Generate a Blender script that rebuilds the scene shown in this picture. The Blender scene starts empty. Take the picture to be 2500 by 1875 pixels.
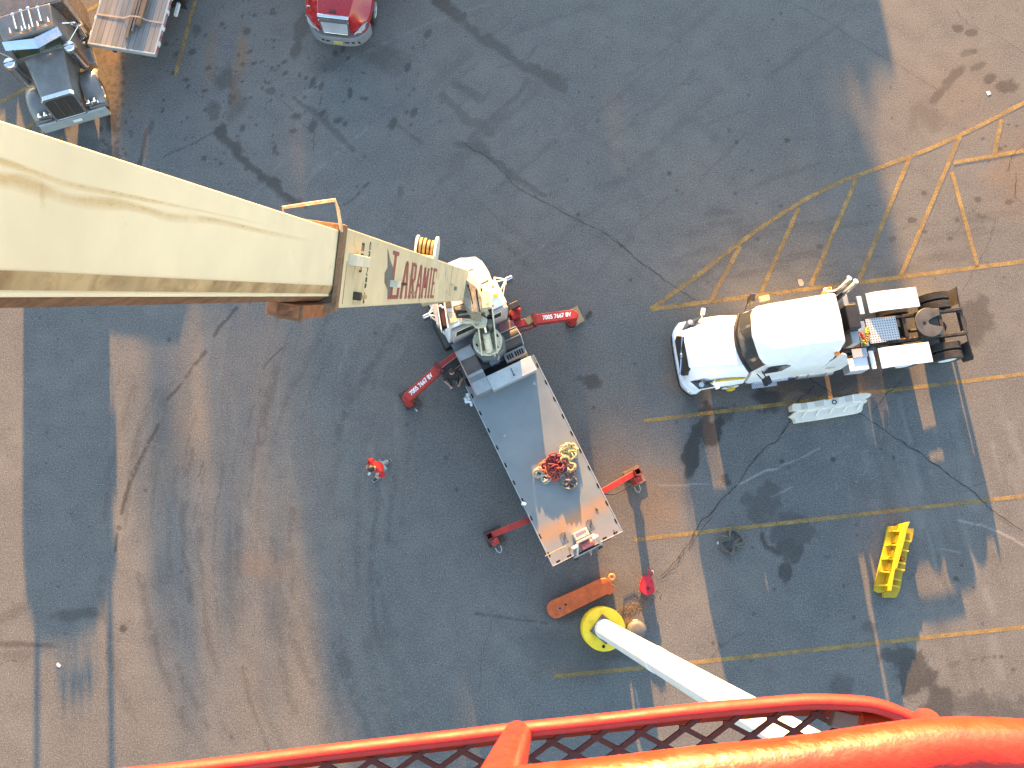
import bpy, math, random
import numpy as np
from mathutils import Vector, Matrix
random.seed(11); rng = np.random.default_rng(5)
PI = math.pi
scene = bpy.context.scene
col = scene.collection

# ------------------------------------------------------------------ camera
FPX, HCAM, NAD = 2100.0, 28.5, (1200.0, 1375.0)      # focal length in photo pixels, camera height, image of the plumb point
_z = Vector((1250-NAD[0], NAD[1]-937.5, FPX)).normalized()
_x = (Vector((1, 0, 0)) - _z.x*_z).normalized()
_y = _z.cross(_x)
RC = Matrix((_x, _y, _z))                            # camera space to world
cam_d = bpy.data.cameras.new('camera'); cam = bpy.data.objects.new('camera', cam_d); col.objects.link(cam)
cam.matrix_world = Matrix.Translation((0, 0, HCAM)) @ RC.to_4x4()
cam_d.sensor_width = 36; cam_d.lens = 36*FPX/2500; cam_d.clip_start = 0.05; cam_d.clip_end = 1200
scene.camera = cam

# ------------------------------------------------------------------ light
SUN_EL, SUN_AZ = math.radians(8.4), math.radians(96.1)   # azimuth counter-clockwise from +X
w = bpy.data.worlds.new('World'); scene.world = w; w.use_nodes = True
nt = w.node_tree; bg = nt.nodes['Background']
sky = nt.nodes.new('ShaderNodeTexSky'); sky.sky_type = 'NISHITA'; sky.sun_disc = False
sky.sun_elevation = SUN_EL; sky.sun_rotation = PI/2 - SUN_AZ; sky.air_density = 1.0; sky.dust_density = 1.0; sky.ozone_density = 1.2
nt.links.new(sky.outputs[0], bg.inputs[0]); bg.inputs[1].default_value = 0.105
sd = bpy.data.lights.new('sun', 'SUN'); sd.energy = 5.0; sd.angle = math.radians(0.5); sd.color = (1.0, 0.51, 0.15)
so = bpy.data.objects.new('sun', sd); col.objects.link(so)
SUNV = Vector((math.cos(SUN_EL)*math.cos(SUN_AZ), math.cos(SUN_EL)*math.sin(SUN_AZ), math.sin(SUN_EL)))
so.rotation_euler = SUNV.to_track_quat('Z', 'Y').to_euler(); so.location = (0, 60, 30)
scene.view_settings.view_transform = 'Standard'; scene.view_settings.look = 'None'
scene.view_settings.exposure = 3.1; scene.view_settings.gamma = 1
scene.cycles.max_bounces = 6; scene.cycles.transparent_max_bounces = 8
scene.cycles.use_adaptive_sampling = True

# ------------------------------------------------------------------ measuring helpers
def G(px, py, z=0.0):
    """world point at height z seen at photo pixel (px, py)"""
    d = RC @ Vector((px-1250, 937.5-py, -FPX)); t = (z-HCAM)/d.z
    return Vector((d.x*t, d.y*t, z))
def C(px, py, depth):
    return Vector((0, 0, HCAM)) + RC @ (Vector((px-1250, 937.5-py, -FPX))*(depth/FPX))

# ------------------------------------------------------------------ materials
def nmat(name):
    m = bpy.data.materials.new(name); m.use_nodes = True; t = m.node_tree
    return m, t, t.nodes['Principled BSDF']
class NT:
    def __init__(s, t): s.t = t
    def n(s, ty, **kw):
        nd = s.t.nodes.new(ty)
        for k, v in kw.items(): setattr(nd, k, v)
        return nd
    def l(s, a, b): s.t.links.new(a, b)
    def math(s, op, a, b=None, c=None, clamp=False):
        nd = s.n('ShaderNodeMath', operation=op); nd.use_clamp = clamp
        for i, v in enumerate((a, b, c)):
            if v is None: continue
            if isinstance(v, (int, float)): nd.inputs[i].default_value = v
            else: s.l(v, nd.inputs[i])
        return nd.outputs[0]
    def mix(s, f, a, b, mode='MIX'):
        nd = s.n('ShaderNodeMix', data_type='RGBA', blend_type=mode)
        for i, v in ((0, f), (6, a), (7, b)):
            if isinstance(v, (int, float)): nd.inputs[i].default_value = v
            elif isinstance(v, tuple): nd.inputs[i].default_value = (*v[:3], 1)
            else: s.l(v, nd.inputs[i])
        return nd.outputs[2]
    def noise(s, vec, scale, detail=4, rough=.55, dist=0):
        nd = s.n('ShaderNodeTexNoise'); nd.inputs['Scale'].default_value = scale; nd.inputs['Detail'].default_value = detail
        nd.inputs['Roughness'].default_value = rough; nd.inputs['Distortion'].default_value = dist
        if vec is not None: s.l(vec, nd.inputs['Vector'])
        return nd.outputs['Fac']
    def ramp(s, f, a, b, lo=0.0, hi=1.0):
        nd = s.n('ShaderNodeMapRange'); nd.clamp = True; s.l(f, nd.inputs[0])
        nd.inputs[1].default_value = a; nd.inputs[2].default_value = b; nd.inputs[3].default_value = lo; nd.inputs[4].default_value = hi
        return nd.outputs[0]
    def obj(s, scale=None):
        o = s.n('ShaderNodeTexCoord').outputs['Object']
        if scale is None: return o
        mp = s.n('ShaderNodeMapping'); mp.inputs['Scale'].default_value = scale; s.l(o, mp.inputs[0]); return mp.outputs[0]

MATS = {}
def M(name, c=(.5, .5, .5), rough=.5, metal=0.0, var=.25, vs=3.0, dirt=0.0, dcol=(.12, .08, .05), ds=6.0, bump=.1, bs=60, coat=0.0, stretch=None, emit=None):
    if name in MATS: return MATS[name]
    m, t, b = nmat(name); k = NT(t); v = k.obj(stretch)
    n1 = k.noise(v, vs, 5, .6)
    base = k.mix(k.ramp(n1, .3, .7), tuple(x*(1-var) for x in c), tuple(min(1, x*(1+var*.35)) for x in c))
    if dirt > 0:
        n2 = k.noise(v, ds, 6, .65, .3)
        base = k.mix(k.ramp(n2, .72-dirt*.35, .80-dirt*.15), base, dcol)
    k.l(base, b.inputs['Base Color']); b.inputs['Metallic'].default_value = metal
    k.l(k.ramp(k.noise(v, vs*2.3, 3), .3, .7, max(0.03, rough-.08), min(1, rough+.12)), b.inputs['Roughness'])
    if coat: b.inputs['Coat Weight'].default_value = coat; b.inputs['Coat Roughness'].default_value = .08
    if bump:
        bp = k.n('ShaderNodeBump'); bp.inputs['Strength'].default_value = bump; bp.inputs['Distance'].default_value = .01
        k.l(k.noise(v, bs, 3), bp.inputs['Height']); k.l(bp.outputs[0], b.inputs['Normal'])
    MATS[name] = m; return m
WHITE = M('white_paint', (.78, .79, .80), .35, var=.08, dirt=.12, dcol=(.5, .47, .42), coat=.4, bump=.02)
WHITE2 = M('cream_white_paint', (.74, .73, .68), .4, var=.12, dirt=.35, dcol=(.42, .36, .27), coat=.2, bump=.03)
CREAM = M('cream_boom_paint', (.68, .575, .37), .5, var=.15, vs=1.2, dirt=.4, dcol=(.22, .16, .09), ds=1.6, bump=.03, stretch=(1, 1, 1))
TURR = M('cream_turret_paint', (.58, .54, .40), .5, var=.15, vs=2, dirt=.55, dcol=(.2, .15, .09), ds=5, bump=.05)
RUSTM = M('rusty_steel', (.20, .095, .045), .8, var=.5, vs=9, dirt=.4, dcol=(.05, .025, .015), ds=12, bump=.4)
BROWNP = M('rust_washed_paint', (.50, .36, .19), .65, var=.4, vs=2.5, dirt=.7, dcol=(.26, .14, .06), ds=4, bump=.15)
BLACK = M('black_plastic', (.022, .022, .024), .5, var=.4, bump=.1)
DARK = M('dark_greasy_steel', (.045, .04, .037), .6, metal=.3, var=.5, dirt=.6, dcol=(.12, .08, .05), ds=7, bump=.3)
RUBBER = M('tyre_rubber', (.045, .04, .036), .85, var=.4, dirt=.4, dcol=(.11, .085, .06), ds=4, bump=.3)
CHROME = M('polished_metal', (.75, .75, .75), .16, metal=1, var=.1, bump=.01)
ALU = M('brushed_aluminium', (.55, .56, .57), .38, metal=.85, var=.2, bump=.05)
GREY = M('grey_paint', (.17, .18, .185), .5, var=.2, dirt=.35, dcol=(.1, .08, .06), bump=.05)
LGREY = M('galvanised_steel', (.36, .38, .39), .5, metal=.35, var=.2, dirt=.3, dcol=(.24, .22, .2), bump=.05)
REDP = M('red_outrigger_paint', (.38, .022, .012), .42, var=.25, dirt=.3, dcol=(.14, .05, .03), coat=.2, bump=.06)
REDT = M('red_truck_paint', (.36, .010, .012), .22, var=.1, coat=.8, bump=.0)
ORANGE = M('orange_painted_steel', (.52, .10, .018), .5, var=.3, vs=5, dirt=.45, dcol=(.2, .06, .03), ds=7, bump=.1)
BASK = M('orange_red_basket_paint', (.46, .030, .010), .38, var=.25, vs=12, dirt=.35, dcol=(.22, .10, .05), ds=25, bump=.15, bs=150)
BASKD = M('dark_red_mesh_paint', (.13, .035, .018), .6, var=.3, dirt=.3, dcol=(.06, .02, .01), bump=.2)
YELB = M('yellow_cover_paint', (.86, .58, .02), .5, var=.15, dirt=.25, dcol=(.3, .26, .06), bump=.05)
YELP = M('yellow_plastic', (.66, .42, .01), .4, var=.1, bump=.03)
WPLAS = M('white_plastic', (.74, .67, .56), .5, var=.12, dirt=.35, dcol=(.33, .31, .27), bump=.05)
GLASS = M('dark_glass', (.012, .016, .018), .06, var=.2, bump=0, coat=1)
WGLASS = M('windscreen_glass', (.045, .05, .052), .06, var=.2, bump=0, coat=1)
GRN = M('green_tinted_glass', (.03, .035, .012), .15, var=.4, bump=0)
LAMP = M('lamp_lens', (.62, .64, .66), .12, metal=.4, var=.5, vs=18, bump=.1, coat=1)
AMBER = M('amber_lens', (.8, .22, .01), .25, var=.2)
WOODP = M('plywood_pad', (.36, .24, .13), .8, var=.3, vs=10, dirt=.3, bump=.2)
WOODD = M('dark_timber_pad', (.06, .05, .042), .9, var=.4, bump=.4)
TIMB = M('weathered_timber', (.21, .15, .10), .85, var=.5, vs=6, stretch=(.3, 6, 6), bump=.3)
PETE = M('dark_bronze_paint', (.15, .125, .11), .25, metal=.5, var=.2, coat=.5, bump=0)
PHOOD = M('gunmetal_paint', (.20, .185, .175), .36, metal=.15, var=.25, coat=.4, bump=0)
VISOR = M('pale_blue_visor_steel', (.62, .66, .70), .12, metal=.9, var=.05, bump=0)
SKIN = M('skin', (.42, .23, .16), .6, var=.1, bump=0)
HAIR = M('dark_hair', (.02, .015, .012), .6, var=.3)
REDJ = M('red_jacket', (.52, .012, .012), .8, var=.2, vs=8, bump=.3, bs=20)
JEANS = M('light_grey_jeans', (.28, .31, .33), .9, var=.2, bump=.2)
BLKCL = M('black_cloth', (.018, .018, .02), .9, var=.3, bump=.2)
SHOE = M('black_shoe', (.02, .02, .02), .6); SOLE = M('white_sole', (.5, .5, .5), .7)
CONC = M('grey_steel_cover', (.10, .10, .10), .6, var=.3, dirt=.3, bump=.1)
PINK = M('faded_pink_winch_paint', (.42, .12, .13), .6, var=.35, dirt=.4, dcol=(.45, .42, .38), bump=.1)
PHOLE = M('hole_shade_black', (.006, .006, .006), 1, var=.1, bump=0)  # flat black standing in for the shade inside holes, slots and troughs

def strip_steel():                                       # crane deck: worn grey steel with a band of rust near its tail
    m, t, b = nmat('worn_deck_steel'); k = NT(t); o = k.obj()
    sp = k.n('ShaderNodeSeparateXYZ'); k.l(o, sp.inputs[0])
    n1 = k.noise(o, .9, 6, .6); n2 = k.noise(o, 14, 5, .7); n3 = k.noise(k.obj((1, 5, 1)), 2.2, 5, .6)
    base = k.mix(k.ramp(n1, .3, .7), (.150, .175, .185), (.205, .225, .232))
    base = k.mix(k.ramp(n2, .55, .8, 0, .35), base, (.12, .115, .11))
    xx = k.math('ADD', sp.outputs[0], k.math('MULTIPLY', sp.outputs[1], .03))
    band = k.math('SUBTRACT', 1.0, k.math('DIVIDE', k.math('ABSOLUTE', k.math('SUBTRACT', xx, .98)), .42), clamp=True)
    f = k.math('MULTIPLY', k.ramp(band, 0, 1.0), k.ramp(n3, .25, .7, .45, 1.0))
    base = k.mix(f, base, (.34, .175, .075))
    tail = k.math('SUBTRACT', 1.0, k.math('DIVIDE', xx, .7), clamp=True)
    base = k.mix(k.math('MULTIPLY', tail, .35), base, (.34, .26, .26))
    k.l(base, b.inputs['Base Color']); b.inputs['Roughness'].default_value = .6; b.inputs['Metallic'].default_value = .15
    bp = k.n('ShaderNodeBump'); bp.inputs['Strength'].default_value = .15; bp.inputs['Distance'].default_value = .01; k.l(n2, bp.inputs['Height']); k.l(bp.outputs[0], b.inputs['Normal'])
    return m
DECK = strip_steel()
def planks():
    m, t, b = nmat('grey_deck_planks'); k = NT(t); o = k.obj(); sp = k.n('ShaderNodeSeparateXYZ'); k.l(o, sp.inputs[0])
    yy = k.math('MULTIPLY', sp.outputs[1], 1/.19)
    fl = k.math('FLOOR', yy); fr = k.math('SUBTRACT', yy, fl)
    wn = k.n('ShaderNodeTexWhiteNoise', noise_dimensions='1D'); k.l(fl, wn.inputs['W'])
    n = k.noise(k.obj((.5, 14, 1)), 2.5, 6, .65)
    base = k.mix(k.ramp(n, .3, .7), (.10, .10, .10), (.24, .225, .21)); base = k.mix(wn.outputs[0], base, k.mix(.5, base, (.30, .27, .25)))
    e = k.math('LESS_THAN', k.math('ABSOLUTE', k.math('SUBTRACT', fr, .5)), .47)
    base = k.mix(e, (.02, .02, .02), base)
    k.l(base, b.inputs['Base Color']); b.inputs['Roughness'].default_value = .85; return m
PLANK = planks()
def dots(name, base, hole, p, r, diamond=False):
    m, t, b = nmat(name); k = NT(t); o = k.obj(); sp = k.n('ShaderNodeSeparateXYZ'); k.l(o, sp.inputs[0])
    X, Yc = sp.outputs[0], k.math('ADD', sp.outputs[1], sp.outputs[2])
    if diamond: X, Yc = k.math('ADD', X, Yc), k.math('SUBTRACT', X, Yc)
    f = []
    for a in (X, Yc):
        q = k.math('FRACT', k.math('DIVIDE', a, p)); f.append(k.math('SUBTRACT', q, .5))
    d = k.math('SQRT', k.math('ADD', k.math('MULTIPLY', f[0], f[0]), k.math('MULTIPLY', f[1], f[1])))
    h = k.math('LESS_THAN', d, r)
    k.l(k.mix(h, base, hole), b.inputs['Base Color']); b.inputs['Roughness'].default_value = .4; b.inputs['Metallic'].default_value = .15; return m
PERF = dots('perforated_aluminium', (.52, .52, .52), (.03, .03, .04), .085, .24)
TREAD = dots('diamond_tread_plate', (.6, .62, .66), (.16, .18, .24), .075, .36, True)

# ------------------------------------------------------------------ mesh builder
class MB:
    def __init__(s): s.v = []; s.f = []
    def add(s, vs, fs):
        o = len(s.v); s.v += [tuple(p) for p in vs]; s.f += [tuple(i+o for i in f) for f in fs]; return s
    def box(s, c, d, rz=0.0, R=None, taper=None):
        x, y, z = d[0]/2, d[1]/2, d[2]/2; tx, ty = taper or (1, 1)
        P = [(-x, -y, -z), (x, -y, -z), (x, y, -z), (-x, y, -z), (-x*tx, -y*ty, z), (x*tx, -y*ty, z), (x*tx, y*ty, z), (-x*tx, y*ty, z)]
        Rm = R or Matrix.Rotation(rz, 3, 'Z')
        P = [Rm @ Vector(p) + Vector(c) for p in P]
        return s.add(P, [(3, 2, 1, 0), (4, 5, 6, 7), (0, 1, 5, 4), (1, 2, 6, 5), (2, 3, 7, 6), (3, 0, 4, 7)])
    def beam(s, a, b, wd, ht, up=(0, 0, 1), w2=None, h2=None):
        a, b = Vector(a), Vector(b); d = (b-a).normalized(); u = Vector(up); sd = d.cross(u)
        if sd.length < 1e-4: sd = d.cross(Vector((1, 0, 0)))
        sd.normalize(); u = sd.cross(d).normalized(); P = []
        for p, ww, hh in ((a, wd, ht), (b, w2 or wd, h2 or ht)):
            for i, j in ((-1, -1), (1, -1), (1, 1), (-1, 1)): P.append(p + sd*i*ww/2 + u*j*hh/2)
        return s.add(P, [(3, 2, 1, 0), (4, 5, 6, 7), (0, 1, 5, 4), (1, 2, 6, 5), (2, 3, 7, 6), (3, 0, 4, 7)])
    def tube(s, pts, r, n=10, closed=False, r2=None):
        pts = [Vector(p) for p in pts]; N = len(pts); rings = []; ref = None
        for i, p in enumerate(pts):
            if closed: d = pts[(i+1) % N]-pts[i-1]
            else: d = pts[min(i+1, N-1)]-pts[max(i-1, 0)]
            d.normalize()
            if ref is None: ref = d.cross(Vector((0, 0, 1)) if abs(d.z) < .9 else Vector((1, 0, 0))).normalized()
            ref = (ref - d*ref.dot(d)).normalized(); q = d.cross(ref)
            rr = r if r2 is None else r + (r2-r)*i/(N-1)
            rings.append([p + (ref*math.cos(2*PI*k/n)+q*math.sin(2*PI*k/n))*rr for k in range(n)])
        V = [v for rg in rings for v in rg]; F = []
        for i in range(N if closed else N-1):
            for k in range(n):
                j = (i+1) % N; F.append((i*n+k, i*n+(k+1) % n, j*n+(k+1) % n, j*n+k))
        if not closed: F += [tuple(range(n-1, -1, -1)), tuple((N-1)*n+k for k in range(n))]
        return s.add(V, F)
    def lathe(s, prof, c=(0, 0, 0), axis='Z', n=28, closed=False):
        """prof = [(radius, height)...] about an axis"""
        V = []
        for r, h in prof:
            for k in range(n):
                a = 2*PI*k/n; x, y = r*math.cos(a), r*math.sin(a)
                p = (x, y, h) if axis == 'Z' else ((x, h, y) if axis == 'Y' else (h, x, y))
                V.append(Vector(p)+Vector(c))
        F = []; m = len(prof)
        for i in range(m if closed else m-1):
            j = (i+1) % m
            for k in range(n): F.append((i*n+k, i*n+(k+1) % n, j*n+(k+1) % n, j*n+k))
        if not closed: F += [tuple(range(n-1, -1, -1)), tuple((m-1)*n+k for k in range(n))]
        return s.add(V, F)
    def prism(s, poly, z0, z1, top=None):
        n = len(poly); top = top or poly
        V = [Vector((p[0], p[1], z0)) for p in poly]+[Vector((p[0], p[1], z1)) for p in top]
        return s.add(V, [tuple(range(n-1, -1, -1)), tuple(range(n, 2*n))]+[(i, (i+1) % n, n+(i+1) % n, n+i) for i in range(n)])
    def loft(s, secs, cap=True):
        """secs = list of equally long closed rings of points"""
        n = len(secs[0]); V = [p for sc in secs for p in sc]; F = []
        for i in range(len(secs)-1):
            for k in range(n): F.append((i*n+k, i*n+(k+1) % n, (i+1)*n+(k+1) % n, (i+1)*n+k))
        if cap: F += [tuple(range(n-1, -1, -1)), tuple((len(secs)-1)*n+k for k in range(n))]
        return s.add(V, F)
    def half(s, secs, cap=True):
        """secs = [(x, [(y,z) from centre top down to bottom])], mirrored about y=0"""
        L = []
        for x, h in secs:
            xs = x if isinstance(x, (list, tuple)) else [x]*len(h)
            a = [(xs[i], -p[0], p[1]) for i, p in reversed(list(enumerate(h)))]
            b = [(xs[i], p[0], p[1]) for i, p in enumerate(h) if p[0] > 1e-6]
            L.append(a+b)
        return s.loft(L, cap)
    def obj(s, name, mat, parent=None, bevel=0.0, smooth=40, sub=0, loc=None, label=None):
        me = bpy.data.meshes.new(name); me.from_pydata([tuple(v) for v in s.v], [], s.f)
        me.materials.append(mat); me.validate(); me.update()
        if smooth:
            me.polygons.foreach_set('use_smooth', [True]*len(me.polygons)); me.set_sharp_from_angle(angle=math.radians(smooth))
        o = bpy.data.objects.new(name, me); col.objects.link(o)
        if parent: o.parent = parent
        if loc: o.location = loc
        import bmesh
        bm = bmesh.new(); bm.from_mesh(me); bmesh.ops.recalc_face_normals(bm, faces=bm.faces); bm.to_mesh(me); bm.free()
        if sub:
            md = o.modifiers.new('sub', 'SUBSURF'); md.levels = md.render_levels = sub
        if bevel:
            md = o.modifiers.new('bev', 'BEVEL'); md.width = bevel; md.segments = 2; md.limit_method = 'ANGLE'; md.angle_limit = math.radians(35)
            md.harden_normals = True
        if label: o['label'] = label
        return o
def tag(o, label, cat, group=None, kind=None):
    if label: o['label'] = label
    if cat: o['category'] = cat
    if group: o['group'] = group
    if kind: o['kind'] = kind
    return o
def thing(name, loc, rz, label, cat, group=None):
    o = bpy.data.objects.new(name, None); col.objects.link(o); o.location = loc; o.rotation_euler = (0, 0, rz); o.empty_display_size = .3
    return tag(o, label, cat, group)
def text(s, name, mat, parent, loc, rot, size, sx=1.0, sy=1.0, ex=.003, off=0.0):
    cu = bpy.data.curves.new(name, 'FONT'); cu.body = s; cu.size = size; cu.extrude = ex; cu.align_x = 'CENTER'; cu.align_y = 'CENTER'; cu.offset = off
    tmp = bpy.data.objects.new('tmp', cu); col.objects.link(tmp)
    dg = bpy.context.evaluated_depsgraph_get(); me = bpy.data.meshes.new_from_object(tmp.evaluated_get(dg))
    bpy.data.objects.remove(tmp); bpy.data.curves.remove(cu)
    me.materials.clear(); me.materials.append(mat); me.name = name
    o = bpy.data.objects.new(name, me); col.objects.link(o); o.parent = parent; o.location = loc
    if isinstance(rot, Matrix): o.rotation_euler = rot.to_euler()
    else: o.rotation_euler = rot
    o.scale = (sx, sy, 1); return o
def wheel(parent, x, y, side, r=.51, w=.28, rim=CHROME, rimd=.02, z=None, hub=True):
    z = r if z is None else z; h = w/2
    prof = [(r*.56, -h*.8), (r*.75, -h), (r*.95, -h*.92)]
    k = 5
    for i in range(k):                                   # circumferential tread grooves
        a = -h*.85 + 1.7*h*i/k; b = -h*.85 + 1.7*h*(i+1)/k; g = (b-a)*.14
        prof += [(r*.975, a+g*.4), (r, a+g), (r, b-g), (r*.975, b-g*.4)]
    prof += [(r*.95, h*.92), (r*.75, h), (r*.56, h*.8)]
    ty = MB().lathe(prof, (x, y, z), 'Y', 40, True).obj('wheel', RUBBER, parent, smooth=35)
    s_ = side; m = MB()
    p2 = [(r*.57, s_*h*.7), (r*.56, s_*h*.86), (r*.50, s_*h*.80), (r*.47, s_*h*.45), (r*.28, s_*(h*.35+rimd)), (r*.2, s_*(h*.6+rimd)), (r*.12, s_*(h*.75+rimd)), (.01, s_*(h*.78+rimd))]
    m.lathe(p2, (x, y, z), 'Y', 32)
    for i in range(10):
        a = 2*PI*i/10; m.lathe([(.018, s_*h*.4), (.018, s_*(h*.62+rimd)), (.003, s_*(h*.66+rimd))], (x+r*.36*math.cos(a), y, z+r*.36*math.sin(a)), 'Y', 6)
    m.obj('rim', rim, ty, smooth=40)
    return ty

# ================================================================== GROUND
def fbm(nx, ny, cells, oct=4, seed=0):
    r = np.random.default_rng(seed); out = np.zeros((ny, nx)); amp = 1; tot = 0
    for o in range(oct):
        cx, cy = int(cells[0]*2**o)+2, int(cells[1]*2**o)+2
        g = r.random((cy+1, cx+1)); xs = np.linspace(0, cx-1e-6, nx); ys = np.linspace(0, cy-1e-6, ny)
        xi = xs.astype(int); yi = ys.astype(int); fx = xs-xi; fy = ys-yi
        fx = fx*fx*(3-2*fx); fy = (fy*fy*(3-2*fy))[:, None]
        a = g[np.ix_(yi, xi)]*(1-fx)+g[np.ix_(yi, xi+1)]*fx; b = g[np.ix_(yi+1, xi)]*(1-fx)+g[np.ix_(yi+1, xi+1)]*fx
        out += amp*(a*(1-fy)+b*fy); tot += amp; amp *= .55
    return out/tot
GX0, GX1, GY0, GY1, GS = -20.5, 21.5, -8.0, 22.0, .045
gx = np.arange(GX0, GX1, GS); gy = np.arange(GY0, GY1, GS); NX, NY = len(gx), len(gy)
XX, YY = np.meshgrid(gx, gy)
ux, uy = 42, 30
WA = fbm(NX, NY, (ux*1.5, uy*1.5), 4, 1)-.5; WB = fbm(NX, NY, (ux*1.5, uy*1.5), 4, 2)-.5
WC = fbm(NX, NY, (ux*.25, uy*.25), 4, 3)-.5; FN = fbm(NX, NY, (ux*5, uy*5), 3, 4)-.5
# the same ground in photo pixels, for laying out the stains where the photograph shows them
Zc = np.array(_z); Xc = np.array(_x); Yc_ = np.array(_y)
def to_px(X, Y):
    dx, dy, dz = X, Y, -HCAM
    cx, cy, cz = [dx*Xc[i]+dy*Yc_[i]+dz*Zc[i] for i in range(3)]
    return 1250+FPX*cx/-cz, 937.5-FPX*cy/-cz
PX, PY = to_px(XX, YY)
PXW = PX+WA*42; PYW = PY+WB*42
stain = np.zeros_like(XX); rust = np.zeros_like(XX); pale = np.zeros_like(XX)
def sstep(a, b, x): t = np.clip((x-a)/(b-a), 0, 1); return t*t*(3-2*t)
def win(x0, y0, x1, y1): return None
def blob(A, x, y, rx, ry, ang=0, s=1.0, soft=.25, warp=1.0):
    rr = max(rx, ry)*1.8+50
    c0 = G(x, y); m = rr/70
    i0, i1 = np.searchsorted(gx, [c0.x-m, c0.x+m]); j0, j1 = np.searchsorted(gy, [c0.y-m, c0.y+m])
    if i1 <= i0 or j1 <= j0: return
    sl = (slice(j0, j1), slice(i0, i1)); a = math.radians(ang)
    wa_ = min(85, 1.9*min(rx, ry))*warp; qx = PX[sl]+(WA[sl]+FN[sl]*.35)*wa_-x; qy = PY[sl]+(WB[sl]-FN[sl]*.35)*wa_-y
    u = (qx*math.cos(a)+qy*math.sin(a))/rx; v = (-qx*math.sin(a)+qy*math.cos(a))/ry
    d = np.sqrt(u*u+v*v); A[sl] = np.maximum(A[sl], s*(1-sstep(1-soft, 1+soft, d)))
def stroke(A, pts, wd, s=1.0, soft=.6, warp=.3, brk=0.0):
    for (x0, y0), (x1, y1) in zip(pts[:-1], pts[1:]):
        c0, c1 = G(x0, y0), G(x1, y1); m = wd/60+.6
        i0, i1 = np.searchsorted(gx, [min(c0.x, c1.x)-m, max(c0.x, c1.x)+m]); j0, j1 = np.searchsorted(gy, [min(c0.y, c1.y)-m, max(c0.y, c1.y)+m])
        if i1 <= i0 or j1 <= j0: continue
        sl = (slice(j0, j1), slice(i0, i1)); qx = PX[sl]+WA[sl]*42*warp; qy = PY[sl]+WB[sl]*42*warp
        dx, dy = x1-x0, y1-y0; L2 = dx*dx+dy*dy+1e-9
        t = np.clip(((qx-x0)*dx+(qy-y0)*dy)/L2, 0, 1); d = np.hypot(qx-x0-t*dx, qy-y0-t*dy)/(wd*(1+WB[sl]*1.6*(wd > 5)))
        val = s*(1-sstep(1-soft, 1+soft, d))
        if brk: val = val*sstep(brk-.12, brk+.12, FN[sl]+.5+WA[sl]*.6)
        A[sl] = np.maximum(A[sl], val)
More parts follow.
